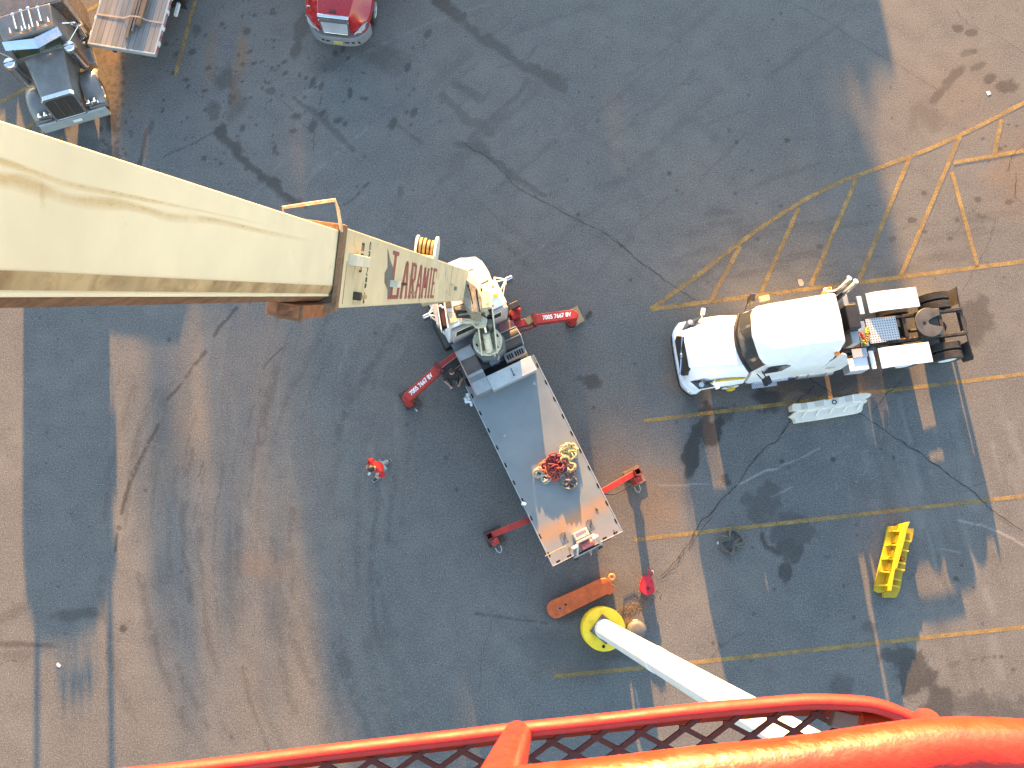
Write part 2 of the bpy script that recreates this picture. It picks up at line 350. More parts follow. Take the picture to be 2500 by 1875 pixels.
# oil stains, wet patches
for a in [(545, 325, 24, 24, 0, .85), (520, 268, 16, 20, 0, .5), (556, 190, 34, 26, 20, .6, .5), (575, 250, 18, 40, 0, .4, .6), (480, 75, 10, 10, 0, .5),
          (1080, 10, 34, 16, 15, .8), (1115, 35, 20, 14, 40, .7), (1447, 936, 22, 17, 0, .7), (1417, 925, 12, 7, 0, .5), (940, 145, 55, 26, 5, .45, .6), (800, 160, 40, 22, -20, .38, .6),
          (725, 120, 12, 26, 10, .6), (738, 70, 18, 40, 10, .55), (1046, 84, 8, 12, 20, .6), (1010, 274, 8, 15, 15, .65), (892, 243, 7, 5, -20, .7), (785, 278, 12, 8, -25, .7), (716, 318, 9, 5, -10, .7),
          (853, 228, 6, 14, 10, .75), (762, 200, 6, 17, 28, .7), (782, 212, 5, 13, 28, .6), (730, 183, 4, 6, 0, .7), (670, 362, 5, 13, 20, .65), (976, 468, 8, 15, 15, .4), (660, 218, 14, 9, 0, .55),
          (1715, 1050, 44, 42, 0, .95, .15), (1688, 1120, 20, 55, 3, .95, .15), (1765, 1010, 20, 22, 0, .6, .3), (1700, 985, 30, 40, 0, .4, .5),
          (1872, 972, 36, 24, 5, .9, .3), (2010, 930, 150, 24, -8, .55, .4), (2160, 930, 70, 26, -6, .55, .4), (2050, 935, 20, 20, 0, .35),
          (1866, 1230, 46, 44, -30, .48, .25), (1945, 1285, 46, 50, 0, .52, .25), (1925, 1345, 36, 38, 10, .7, .15), (1915, 1400, 17, 26, 0, .78, .15),
          (2385, 775, 46, 50, 10, .55, .2), (2245, 1650, 60, 46, 30, .8, .2), (2195, 1600, 56, 22, 10, .7, .25), (2290, 1715, 36, 40, 30, .75, .25), (2380, 1725, 90, 36, 12, .5, .3), (2440, 1760, 60, 60, 10, .5, .3),
          (2125, 1530, 20, 18, 20, .45, .3), (2055, 1672, 32, 22, 30, .5, .4), (2330, 1620, 14, 10, 0, .4),
          (2340, 68, 14, 10, 10, .75), (2371, 79, 14, 9, 0, .75), (2360, 130, 20, 9, -20, .5), (2376, 128, 8, 8, 0, .7), (2414, 190, 18, 10, -25, .7), (2460, 210, 30, 18, 0, .7, .3), (2330, 185, 34, 10, -42, .6), (2290, 235, 26, 11, -35, .6), (2255, 290, 34, 36, -20, .32, .4),
          (2390, 165, 22, 8, -20, .55), (2222, 540, 12, 9, 0, .7), (2389, 487, 8, 8, 0, .7), (2398, 529, 14, 6, 0, .65), (2336, 536, 6, 6, 0, .7), (2317, 584, 8, 6, 0, .7), (2464, 493, 12, 6, 0, .6), (2256, 566, 8, 5, 0, .65), (1922, 342, 7, 5, 20, .7), (1836, 415, 5, 3, 0, .7), (2001, 600, 9, 6, 0, .6), (2180, 585, 10, 8, 0, .5), (1849, 586, 6, 5, 0, .6),
          (2438, 1240, 0.1, .1, 0, 0), (1908, 1128, 6, 7, 0, .8), (2150, 1095, 4, 4, 0, .7), (1772, 1175, 14, 8, 40, .8), (1768, 1162, 8, 10, 40, .7), (2035, 1122, 7, 6, 20, .8), (2183, 1118, 4, 4, 0, .8), (2335, 1414, 7, 6, 0, .8), (2060, 1430, 5, 4, 0, .7), (1838, 1335, 5, 4, 0, .6), (2019, 1360, 8, 5, 0, .4),
          (2430, 1606, 5, 4, 0, .8), (2447, 1605, 5, 4, 0, .8), (2398, 1613, 4, 3, 0, .8), (1560, 1370, 8, 10, 0, .1), (2463, 305, 4, 3, 0, .7), (2455, 358, 5, 3, 0, .8), (2399, 340, 5, 4, 0, .75), (2442, 366, 6, 4, 0, .75), (2483, 308, 5, 4, 0, .7),
          (185, 1500, 60, 14, 0, .55, .5), (300, 1538, 9, 11, 0, .8), (288, 1290, 7, 7, 0, .7), (30, 1500, 40, 16, -30, .35, .5), (60, 1575, 80, 7, 2, .6, .5), (45, 1600, 35, 12, 0, .35, .6),
          (1420, 1440, 130, 50, -15, .30, .5), (1390, 1590, 110, 60, 10, .35, .5), (1390, 1490, 30, 26, 0, .55, .5), (1480, 1600, 70, 14, 10, .5, .5), (265, 95, 30, 36, 0, .5, .5), (270, 300, 16, 26, 0, .8, .4), (275, 380, 22, 20, 0, .5, .4), (215, 350, 40, 18, 20, .4, .5)]:
    blob(stain, *a)
for p, wd, s_, br in [([(548, 335), (590, 385), (640, 420), (690, 465), (720, 490)], 12, .8, 0), ([(1110, 40), (1190, 95), (1270, 150), (1350, 200), (1380, 215)], 14, .5, 0),
        ([(1080, 230), (1130, 280), (1200, 330)], 10, .4, 0), ([(1120, 350), (1180, 370), (1250, 430), (1330, 468)], 10, .45, 0), ([(720, 235), (790, 295), (860, 365)], 7, .45, 0), ([(960, 300), (1030, 350)], 5, .3, 0),
        ([(1290, 200), (1200, 290), (1150, 340)], 8, .3, 0), ([(1360, 340), (1210, 470)], 6, .22, 0), ([(1320, 210), (1180, 330), (1080, 440)], 12, .22, 0), ([(1180, 240), (1120, 205)], 12, .35, 0),
        ([(579, 750), (524, 819)], 4, .75, .35), ([(500, 857), (434, 946), (412, 980)], 4.5, .75, .35), ([(385, 1040), (376, 1055), (350, 1100), (336, 1127)], 4.5, .75, .3), ([(336, 1127), (318, 1170), (305, 1210), (297, 1250)], 5, .85, .2), ([(286, 1300), (283, 1345)], 3.5, .8, .3),
        ([(690, 850), (645, 900)], 2, .7, .45), ([(500, 1125), (487, 1160)], 2, .7, .4), ([(905, 445), (840, 500)], 3.5, .7, .4), ([(530, 320), (400, 385)], 2.2, .6, .45), ([(355, 330), (350, 380), (335, 415)], 5, .7, .1), ([(375, 300), (355, 335)], 9, .5, 0), ([(1310, 110), (1290, 140), (1220, 165)], 4, .3, 0),
        ([(1860, 1300), (1872, 1325), (1893, 1350)], 9, .8, 0), ([(1165, 1497), (1250, 1508), (1335, 1520)], 3, .6, .3), ([(2330, 190), (2310, 215), (2290, 235)], 7, .5, 0), ([(2430, 1606), (2330, 1614)], 2.5, .5, .5), ([(460, 110), (400, 110)], 2, .3, .3), ([(1700, 690), (1760, 640), (1810, 600)], 8, .22, 0)]:
    stroke(stain, p, wd, s_, .5, .9 if wd > 8 else .35, br)
for i in range(70):                                       # sweeping tyre scuffs, lower left
    x0 = random.uniform(230, 980); yc = 1330+random.uniform(-60, 60); kq = 6.5e-4*random.uniform(.4, 1.15); ya = random.uniform(730, 1650); L = random.uniform(120, 420)
    pts = [(x0+kq*(y-yc)**2, y) for y in np.linspace(ya, ya+L, 7)]
    stroke(stain, pts, random.uniform(2.5, 12), random.uniform(.10, .36), .8, .4, .36)
for i in range(45):                                       # faint crossing tyre scuffs elsewhere
    x0, y0 = random.uniform(850, 1900), random.uniform(20, 720); an = random.choice([-42, -38, 38, -25])+random.uniform(-6, 6); L = random.uniform(60, 300)
    stroke(stain, [(x0, y0), (x0+L*math.cos(math.radians(an)), y0+L*math.sin(math.radians(an)))], random.uniform(3, 10), random.uniform(.07, .2), .8, .4)
for i in range(90):                                       # fine brushed arcs round the middle of the yard
    cx_, cy_ = 1500, 1000; R_ = random.uniform(420, 1150); a0 = random.uniform(2.4, 4.3); L = random.uniform(.08, .35)
    stroke(stain if i % 3 else pale, [(cx_+R_*math.cos(a0+L*t), cy_+R_*math.sin(a0+L*t)*.9) for t in np.linspace(0, 1, 5)], random.uniform(1.5, 6), random.uniform(.06, .18), .8, .3, .35)
for i in range(60):
    x0, y0 = random.uniform(2060, 2480), random.uniform(960, 1560); L = random.uniform(40, 160)
    stroke(pale if i % 2 else stain, [(x0, y0), (x0+L*.25, y0+L)], random.uniform(5, 14), random.uniform(.08, .22), .8, .4)
for i in range(40):
    x0, y0 = random.uniform(1650, 2400), random.uniform(520, 680); L = random.uniform(40, 120)
    stroke(stain, [(x0, y0), (x0+L, y0-L*.15)], random.uniform(3, 8), random.uniform(.1, .3), .8, .5)
for i in range(900):                                      # spots of old gum and oil
    x0, y0 = random.uniform(0, 2500), random.uniform(0, 1875)
    if 330 < x0 < 1600 and 600 < y0 and random.random() < .75: continue
    r_ = 1.2+abs(random.gauss(0, 1.6)); blob(stain, x0, y0, r_, r_*random.uniform(.6, 1.2), random.uniform(0, 90), random.uniform(.4, .8), .4, .3)
for i in range(170):
    x0, y0 = random.gauss(640, 170), random.gauss(190, 110); r_ = 1.5+abs(random.gauss(0, 2.4)); blob(stain, x0, y0, r_, r_*random.uniform(.7, 2), random.uniform(0, 90), .7, .4, .4)
for i in range(240):
    x0, y0 = random.gauss(272, 22), random.uniform(60, 400); r_ = 1+abs(random.gauss(0, 2.2)); blob(stain, x0, y0, r_, r_, 0, .7, .5, .5)
for a in [(515, 140, 16, 60, 5, .5, .7), (590, 130, 14, 55, 0, .7, .7), (575, 215, 14, 50, 5, .5, .7), (1915, 948, 62, 30, 20, .7, .6), (1700, 930, 60, 40, 0, .5, .7), (1590, 1235, 60, 60, 0, .45, .6), (1540, 1180, 70, 40, 0, .4, .7), (1620, 1170, 50, 30, 0, .4, .6), (1530, 1500, 60, 26, -35, .7, .6), (1505, 1525, 40, 14, -30, .8, .5), (270, 130, 30, 60, 0, .7, .6), (275, 260, 24, 120, 0, .4, .7), (2000, 940, 200, 30, -7, .25, .8), (2480, 420, 60, 90, 0, .4, .8), (640, 1380, 60, 26, 10, .3, .8), (420, 1090, 40, 110, 10, .25, .8), (2350, 250, 120, 90, 0, .18, .9), (1390, 1640, 60, 12, 0, .3, .7)]:
    blob(rust, *a)
for p, wd, s_ in [([(1800, 1183), (1870, 1150), (1905, 1145)], 2.2, .8), ([(1905, 1137), (1960, 1115), (2000, 1095)], 1.8, .6), ([(1880, 1215), (1935, 1190)], 1.6, .6), ([(2340, 1272), (2400, 1285), (2440, 1300), (2500, 1330)], 2.5, .6), ([(1550, 1680), (1562, 1740)], 2, .6), ([(1600, 1185), (1730, 1183)], 1.6, .5), ([(2300, 1340), (2345, 1352)], 2, .4), ([(1280, 1480), (1500, 1470)], 1, .0)]:
    stroke(pale, p, wd, s_, .5, .2, .25)
for i in range(60):
    x0, y0 = random.gauss(2120, 90), random.gauss(1100, 60); L = random.uniform(4, 14); a = random.uniform(0, PI)
    stroke(pale, [(x0, y0), (x0+L*math.cos(a), y0+L*math.sin(a))], 1.2, .28, .4, .5)

def build_ground():
    nxt = 420.0
    V = np.zeros((NX*NY+4, 3), np.float32); V[:NX*NY, 0] = XX.ravel(); V[:NX*NY, 1] = YY.ravel()
    o = NX*NY; V[o:o+4, :2] = [(-nxt, -nxt), (nxt, -nxt), (nxt, nxt), (-nxt, nxt)]
    i = np.arange(NX-1); j = np.arange(NY-1); I, J = np.meshgrid(i, j); a = (J*NX+I).ravel()
    Q = np.stack([a, a+1, a+1+NX, a+NX], 1).ravel()
    bt = list(range(0, NX)); rt = [k*NX+NX-1 for k in range(NY)]; tp = [(NY-1)*NX+k for k in range(NX-1, -1, -1)]; lf = [k*NX for k in range(NY-1, -1, -1)]
    extra = [[o, o+1]+bt[::-1], [o+1, o+2]+rt[::-1], [o+2, o+3]+tp[::-1], [o+3, o]+lf[::-1]]
    loops = np.concatenate([Q, np.concatenate([np.array(e) for e in extra])]).astype(np.int32)
    tot = np.concatenate([np.full(len(a), 4), [len(e) for e in extra]]).astype(np.int32); st = np.concatenate([[0], np.cumsum(tot)[:-1]]).astype(np.int32)
    me = bpy.data.meshes.new('parking_lot'); me.vertices.add(len(V)); me.vertices.foreach_set('co', V.ravel())
    me.loops.add(len(loops)); me.loops.foreach_set('vertex_index', loops); me.polygons.add(len(tot)); me.polygons.foreach_set('loop_start', st)
    me.update(calc_edges=True)
    at = me.attributes.new('wear', 'FLOAT_COLOR', 'POINT'); cdat = np.zeros((len(V), 4), np.float32)
    fade = np.ones_like(XX)
    cdat[:o, 0] = stain.ravel(); cdat[:o, 1] = rust.ravel(); cdat[:o, 2] = pale.ravel(); cdat[:, 3] = 1
    at.data.foreach_set('color', cdat.ravel())
    m, t, b = nmat('worn_asphalt'); k = NT(t); ge = k.n('ShaderNodeNewGeometry').outputs['Position']
    n0 = k.noise(ge, .22, 5, .6); n1 = k.noise(ge, 1.1, 6, .65); n2 = k.noise(ge, 11, 3, .6); n3 = k.noise(ge, 24, 2, .7)
    base = k.mix(k.ramp(n0, .3, .7), (.097, .097, .095), (.142, .135, .125))
    base = k.mix(k.ramp(n1, .38, .68, 0, .7), base, (.080, .079, .080))
    base = k.mix(k.ramp(n2, .4, .75, 0, .45), base, (.165, .160, .150))
    base = k.mix(k.ramp(n3, .54, .72, 0, .75), base, (.26, .25, .235))
    base = k.mix(k.ramp(n3, .46, .3, 0, .8), base, (.045, .045, .046))
    vo = k.n('ShaderNodeTexVoronoi'); vo.inputs['Scale'].default_value = 2.6; k.l(ge, vo.inputs['Vector'])
    base = k.mix(k.ramp(vo.outputs['Distance'], .045, .02, 0, .6), base, (.04, .04, .04))
    at_ = k.n('ShaderNodeAttribute'); at_.attribute_name = 'wear'; sc_ = k.n('ShaderNodeSeparateColor'); k.l(at_.outputs['Color'], sc_.inputs[0])
    base = k.mix(k.math('MULTIPLY', sc_.outputs[2], .8), base, (.30, .29, .28))
    base = k.mix(k.math('MULTIPLY', sc_.outputs[1], .75), base, k.mix(k.ramp(n2, .3, .7), (.17, .095, .045), (.23, .14, .075)))
    dk = k.mix(sc_.outputs[0], (1, 1, 1), (.30, .28, .265))
    base = k.mix(1.0, base, dk, 'MULTIPLY')
    k.l(base, b.inputs['Base Color'])
    k.l(k.ramp(sc_.outputs[0], 0, 1, .92, .62), b.inputs['Roughness'])
    b.inputs['Specular IOR Level'].default_value = .35
    bp = k.n('ShaderNodeBump'); bp.inputs['Strength'].default_value = .35; bp.inputs['Distance'].default_value = .006; k.l(k.math('ADD', n3, n2), bp.inputs['Height']); k.l(bp.outputs[0], b.inputs['Normal'])
    me.materials.append(m); ob = bpy.data.objects.new('parking_lot', me); col.objects.link(ob)
    tag(ob, 'grey oil stained asphalt yard with tyre marks and cracks', None, kind='structure'); return ob
build_ground()

def paint_mat():
    m, t, b = nmat('worn_yellow_paint'); k = NT(t); ge = k.n('ShaderNodeNewGeometry').outputs['Position']
    n1 = k.noise(ge, 1.3, 6, .75); n2 = k.noise(ge, 30, 3, .7)
    k.l(k.mix(k.ramp(n1, .35, .65), (.27, .165, .05), (.36, .235, .075)), b.inputs['Base Color']); b.inputs['Roughness'].default_value = .8
    al = k.math('MULTIPLY', k.ramp(n1, .28, .6, .3, .8), k.ramp(n2, .3, .5, .45, 1))
    k.l(al, b.inputs['Alpha']); return m
YLINE = paint_mat()
def line(pts, wd=.13, z=.004, nm='parking_line', lab='worn yellow painted line'):
    P = [G(*p) for p in pts]; m = MB(); L = []; R_ = []
    for i, p in enumerate(P):
        d = (P[min(i+1, len(P)-1)]-P[max(i-1, 0)]).normalized(); s_ = Vector((-d.y, d.x, 0))*wd/2
        L.append(p+s_+Vector((0, 0, z))); R_.append(p-s_+Vector((0, 0, z)))
    n = len(P); m.add(L+R_, [(i, i+n, i+n+1, i+1) for i in range(n-1)])
    return tag(m.obj(nm, YLINE, smooth=0), lab, None, kind='structure')
def catmull(P, k=6):
    out = []
    for i in range(len(P)-1):
        p0, p1, p2, p3 = [Vector(P[max(0, min(len(P)-1, j))]) for j in (i-1, i, i+1, i+2)]
        for q in range(k):
            t = q/k; out.append(.5*((2*p1)+(p2-p0)*t+(2*p0-5*p1+4*p2-p3)*t*t+(3*p1-p0-3*p2+p3)*t**3))
    out.append(Vector(P[-1])); return out
Lz = .004
line([(1588, 755), (2500, 638), (2800, 602)], .15)
line([tuple(p) for p in catmull([(1588, 755), (1695, 678), (1808, 591), (1921, 514), (2034, 452), (2147, 409), (2260, 367), (2373, 316), (2500, 251), (2650, 170)])], .15, .0085)
for i, (a, b) in enumerate([((1807, 600), (1737, 732)), ((1950, 508), (1857, 714)), ((2090, 438), (1979, 698)), ((2221, 384), (2097, 684)), ((2343, 334), (2200, 672)), ((2323, 420), (2386, 648)), ((2445, 292), (2427, 380)), ((2327, 398), (2500, 368))]):
    line([a, b], .15, .0125 + .0015*(i > 4)+.001*(i == 7))
line([(1571, 1028), (2500, 913), (2800, 876)]); line([(1547, 1318), (2500, 1211), (2800, 1178)]); line([(1350, 1652), (1700, 1617), (2500, 1531), (2800, 1500)])
line([(482, -20), (427, 187)], .13); line([(-60, 285), (78, 207)], .13); line([(30, 338), (92, 293)], .13); line([(140, 380), (152, 330)], .1); line([(185, 45), (250, 5)], .13)
# cracks: thin dark sealed lines on the sheet
CRK = M('crack_dirt', (.022, .02, .019), 1, var=.4, bump=0)
def crack(pts, wd=.022, jit=.05):
    wd *= .45; jit = .022
    P = [G(*p) for p in pts]; out = [P[0]]
    for a, b in zip(P[:-1], P[1:]):
        n = max(2, int((b-a).length/.14)); d = (b-a).normalized(); s_ = Vector((-d.y, d.x, 0))
        for i in range(1, n+1): out.append(a.lerp(b, i/n)+s_*random.gauss(0, jit)*(i < n))
    m = MB(); L = []; R_ = []
    for i, p in enumerate(out):
        d = (out[min(i+1, len(out)-1)]-out[max(i-1, 0)]).normalized(); s_ = Vector((-d.y, d.x, 0))*wd*random.uniform(.25, .75)
        L.append(p+s_+Vector((0, 0, .017))); R_.append(p-s_+Vector((0, 0, .017)))
    n = len(out); m.add(L+R_, [(i, i+n, i+n+1, i+1) for i in range(n-1)])
    tag(m.obj('asphalt_crack', CRK, smooth=0), 'thin jagged crack in the asphalt', None, kind='structure')
crack([(1126, 348), (1196, 388), (1265, 462), (1345, 502), (1419, 542), (1500, 580), (1554, 633), (1636, 692), (1703, 737)], .03)
crack([(1977, 923), (2035, 965), (2100, 1011), (2169, 1058), (2227, 1096), (2304, 1150), (2361, 1188), (2411, 1238), (2450, 1265), (2496, 1296)], .045)
crack([(2204, 927), (2161, 965), (2127, 1011)], .035); crack([(1988, 942), (1950, 977), (1927, 1031), (1900, 1073), (1865, 1096), (1831, 1135), (1804, 1181), (1765, 1215), (1735, 1254), (1708, 1277), (1690, 1315), (1650, 1369), (1612, 1408)], .045)
crack([(1740, 1262), (1715, 1290), (1680, 1345)], .03); crack([(1670, 1345), (1655, 1380), (1615, 1412)], .03)
crack([(1934, 9), (2015, 50), (2070, 86), (2133, 127), (2205, 167), (2291, 221)], .02); crack([(2323, 14), (2368, 63), (2440, 90), (2500, 131)], .02)
crack([(2431, 533), (2409, 606), (2350, 710)], .022); crack([(0, 1623), (23, 1611), (56, 1617), (79, 1596)], .025); crack([(1205, 1505), (1175, 1600), (1172, 1690)], .018)
crack([(668, 229), (718, 273), (738, 303), (768, 323), (765, 370)], .02); crack([(1820, 1540), (1755, 1580), (1730, 1612)], .02); crack([(2160, 370), (2260, 430), (2300, 450)], .015); crack([(1450, 540), (1500, 590), (1540, 620)], .015); crack([(2500, 350), (2470, 380), (2455, 420)], .03); crack([(2480, 420), (2475, 480), (2500, 500)], .03)
crack([(2370, 1190), (2440, 1165), (2470, 1190), (2485, 1230)], .018); crack([(1120, 870), (1100, 840)], .01)

# ================================================================== WHITE SLEEPER TRACTOR (right)
def white_tractor():
    T = thing('semi_tractor', (7.8026, 6.893, 0), math.radians(-172.55), 'white sleeper cab semi tractor parked without a trailer beside the white barrier', 'truck')
    y0 = -.04
    hood = MB().half([
        (1.50, [(0, 1.46), (.46, 1.43), (.60, 1.28), (.70, 1.02), (.84, .90), (.88, .62)]),
        (1.42, [(0, 1.54), (.50, 1.50), (.66, 1.34), (.80, 1.08), (.98, .96), (1.00, .60)]),
        (1.15, [(0, 1.64), (.56, 1.60), (.74, 1.42), (.94, 1.16), (1.12, 1.04), (1.15, .62)]),
        (.60, [(0, 1.79), (.62, 1.75), (.82, 1.56), (1.00, 1.30), (1.17, 1.17), (1.20, 1.05)]),
        (.10, [(0, 1.92), (.70, 1.88), (.90, 1.70), (1.04, 1.40), (1.17, 1.20), (1.20, 1.08)]),
        (-.30, [(0, 2.0), (.78, 1.96), (.97, 1.76), (1.07, 1.42), (1.14, 1.12), (1.15, .98)])]).obj('hood', WHITE, T, bevel=.03, smooth=60)
    # fender openings read as dark arches
    cab = MB().half([
        ([-.14, -.26, -.40, -.42, -.42, -.42], [(0, 1.94), (.72, 1.92), (.95, 1.72), (1.05, 1.45), (1.08, 1.1), (1.08, .62)]),
        ([-.42, -.56, -.70, -.66, -.60, -.58], [(0, 2.66), (.78, 2.62), (.92, 2.35), (1.05, 1.9), (1.11, 1.3), (1.12, .62)]),
        (-.78, [(0, 2.80), (.80, 2.76), (.95, 2.45), (1.05, 1.95), (1.11, 1.3), (1.12, .62)]),
        (-1.4, [(0, 2.85), (.82, 2.8), (.98, 2.5), (1.06, 2.0), (1.12, 1.3), (1.12, .62)]),
        (-2.72, [(0, 2.9), (.85, 2.85), (1.0, 2.5), (1.07, 2.0), (1.12, 1.3), (1.12, .75)])]).obj('cab', WHITE, T, bevel=.03, smooth=50)
    MB().half([
        ([-.25, -.36, -.50, -.58], [(0, 2.74), (.70, 2.70), (.88, 2.64), (.95, 2.56)]),
        ([-.38, -.48, -.62, -.68], [(0, 2.86), (.74, 2.82), (.91, 2.74), (.98, 2.58)]),
        ([-.54, -.62, -.76, -.84], [(0, 3.02), (.66, 2.98), (.86, 2.82), (.99, 2.60)]),
        (-1.0, [(0, 3.34), (.66, 3.28), (.86, 3.02), (1.0, 2.62)]),
        (-1.7, [(0, 3.64), (.70, 3.58), (.88, 3.22), (1.02, 2.62)]),
        (-2.70, [(0, 3.86), (.76, 3.80), (.90, 3.35), (1.04, 2.62)])]).obj('roof_fairing', WHITE, T, bevel=.05, smooth=55)
    # windscreen laid 4 mm proud of the cab front
    wsg = MB(); n = 10; P0 = []; P1 = []
    for i in range(n+1):
        t = -1+2*i/n; P0.append((-.02-.30*t*t, .96*t, 1.97-.10*t*t)); P1.append((-.30-.30*t*t, .90*t, 2.655-.10*t*t))
    wsg.add(P0+P1, [(i, i+1, n+2+i, n+1+i) for i in range(n)]); 
    wsg.v += [(x-.03, y, z-.02) for x, y, z in wsg.v]; m_ = 2*(n+1)
    wsg.f += [tuple(m_+j for j in reversed(f)) for f in list(wsg.f)]; wsg.obj('windscreen', WGLASS, T)
    MB().tube([(.0-.30*t*t, .97*t, 1.975-.10*t*t) for t in np.linspace(-1, 1, 14)], .055, 8).obj('cowl_grille', BLACK, T)
    for s in (-.3, .25): MB().tube([(.0, s-.3, 2.02), (-.03, s, 2.06), (-.08, s+.35, 2.10)], .012, 6).obj('wiper', BLACK, T)
    # side windows
    for s in (1, -1):
        q = [(-.66, 1.93), (-.76, 2.40), (-1.30, 2.47), (-1.46, 2.36), (-1.25, 2.0)]
        m = MB(); a = [(x, s*(1.062+.002-(z-2.0)*.16+.02), z) for x, z in q]; b = [(x, p-s*.03, z) for x, p, z in a]; m.loft([b, a]); m.obj('side_window', GLASS, T)
        mw = MB(); mw.tube([(-.52, s*1.05, 2.35), (-.6, s*1.25, 2.32), (-.66, s*1.32, 2.25), (-.66, s*1.32, 1.98), (-.6, s*1.25, 1.95), (-.5, s*1.06, 1.9)], .02, 6)
        mb = mw.obj('mirror_arm', BLACK, T); MB().box((-.70, s*1.36, 2.1), (.14, .26, .5), s*.25).obj('mirror', BLACK, mb, bevel=.04)
        e = MB(); q = [(-2.72, 3.35), (-2.95, 3.1), (-3.5, 1.9), (-3.52, 1.25), (-3.3, .95), (-2.72, .95)]
        a = [(x, s*(1.14-(z-1)*.045), z) for x, z in q]; e.loft([[(x, y-s*.05, z) for x, y, z in a], a]); e.obj('side_fairing', WHITE, T, bevel=.015)
        lk = MB(); lk.lathe([(.30, -.62), (.34, -.60), (.34, .60), (.30, .62)], (-2.78, s*.86, .78), 'X', 28)
        tk = lk.obj('fuel_tank', ALU, T)
        for xx in (-3.1, -2.5): MB().lathe([(.345, -.03), (.352, -.03), (.352, .03), (.345, .03)], (xx, s*.86, .78), 'X', 28, True).obj('tank_strap', GREY, tk)
        st = MB(); st.box((-1.3, s*1.09, .78), (1.15, .20, .04)); st.obj('step', TREAD, T); MB().box((-1.18, s*1.18, .42), (.85, .18, .04)).obj('step', TREAD, T)
        MB().box((-1.3, s*.98, .6), (1.2, .1, .5)).obj('step_housing', BLACK, T)
        # headlight
        h = MB(); h.loft([[(1.38, s*.84, .98), (1.16, s*1.12, 1.00), (.74, s*1.15, 1.26), (1.08, s*.90, 1.27)], [(1.44, s*.87, 1.02), (1.20, s*1.175, 1.04), (.74, s*1.19, 1.31), (1.08, s*.93, 1.33)]]); hl = h.obj('headlight', GLASS, T)
        MB().lathe([(.0, 0), (.08, .01), (.09, .05), (.02, .06)], (1.14, s*1.06, 1.18), 'Z', 12).obj('headlight_lens', LAMP, hl)
        hm = MB(); hm.tube([(.72, s*.98, 1.4), (.86, s*1.16, 1.62), (.80, s*1.22, 1.72)], .014, 6); hm.box((.80, s*1.25, 1.70), (.12, .20, .12), .3*s); hm.obj('hood_mirror', WHITE, T)
        MB().lathe([(.02, 0), (.07, .03), (.075, .1), (.03, .15)], (-2.62, s*.98, 3.12), 'Y' if False else 'Z', 12).obj('marker_lamp', AMBER, T)
    # yellow and black stripe decals low on the hood flank
    m = MB(); pl = [(.98, 1.22, .0), (.62, 1.40, 0), (.1, 1.50, 0), (-.25, 1.50, 0), (-.25, 1.46, 0), (.1, 1.34, 0), (.62, 1.22, 0), (.9, 1.14, 0)]
    yq = lambda x: np.interp(x, [-.3, .1, .6, 1.0], [1.085, 1.045, 1.035, 1.02])
    m.loft([[(x, yq(x)-.02, z) for x, z, _ in pl], [(x, yq(x)+.014, z) for x, z, _ in pl]]); m.obj('stripe', YELP, T)
    m = MB(); q = [(1.02, 1.2), (.9, 1.28), (.55, 1.36), (.6, 1.32)]; m.loft([[(x, yq(x)-.04, z) for x, z in q], [(x, yq(x)-.0, z+.01) for x, z in q]]); m.obj('side_vent', BLACK, T)
    # grille, mark and bumper
    gm = MB(); gp = [(-.54, 1.42), (.54, 1.42), (.68, 1.12), (.58, .80), (-.58, .80), (-.68, 1.12)]
    gm.loft([[(1.42, y, z) for y, z in gp], [(1.49 if z > 1.3 else 1.66, y, z) for y, z in gp]]); g = gm.obj('grille', BLACK, T, bevel=.01)
    MB().beam((1.53, -.60, 1.36), (1.69, .58, .86), .035, .06).obj('grille_bar', CHROME, g)
    lg = MB().lathe([(.07, 1.62), (.10, 1.60), (.10, 1.64), (.07, 1.64)], (0, .0, 1.12), 'X', 20, True); lg.obj('round_badge', CHROME, g)
    MB().box((1.60, .42, .80), (.02, .3, .14), R=Matrix.Rotation(-.15, 3, 'Y')).obj('licence_plate', WHITE2, T)
    bp = []
    for t in np.linspace(-1, 1, 22):
        bp.append((1.66-.75*max(0, abs(t)-.62)**1.6*2.6-.08*t*t, 1.22*math.copysign(min(1, abs(t)*1.10), t)))
    o_ = [(x, y) for x, y in bp]; i_ = [(x-.22, y*.9) for x, y in reversed(bp)]
    MB().prism(o_+i_, .36, .80).obj('bumper', WHITE, T, bevel=.03, smooth=60)
    MB().tube([(x+.02, y*1.01, .60) for x, y in bp], .028, 8).obj('bumper_trim', CHROME, T)
    MB().prism([(x+.012, y*1.01) for x, y in bp]+[(x-.1, y*.92) for x, y in reversed(bp)], .24, .36).obj('air_dam', BLACK, T)
    # frame and running gear
    fr = MB()
    for s in (-.42, .42): fr.box((-3.6, s+y0, .86), (9.1, .09, .27))
    for xx in (-4.2, -5.2, -6.1, -7.35, -8.1): fr.box((xx, y0, .86), (.12, .8, .2))
    fr.tube([(-8.0, -.42, .9), (-8.15, -.3, .9), (-8.2, 0, .9), (-8.15, .25, .9), (-8.0, .36, .9)], .05, 8)
    fr.obj('frame', DARK, T, bevel=.008)
    MB().box((-3.1, 0, .68), (2.6, 1.1, .60)).obj('chassis_fill_box', BLACK, T)  # filler added under the frame to shut out the low sun
    MB().box((-.95, 0, .72), (1.2, 1.0, .6)).obj('front_fill_box', DARK, T)  # second added filler, carries the sun block forward under the cab
    MB().box((-2.0, -1.09, .58), (3.0, .05, .74)).obj('shade_skirt', WHITE, T, bevel=.01)  # unseen panel added on the far side, keeps sun from under the cab
    MB().box((-4.12, -.95, .62), (.95, .36, .72)).obj('shade_case', BLACK, T, bevel=.02)  # unseen box added to close the sun gap behind the cab
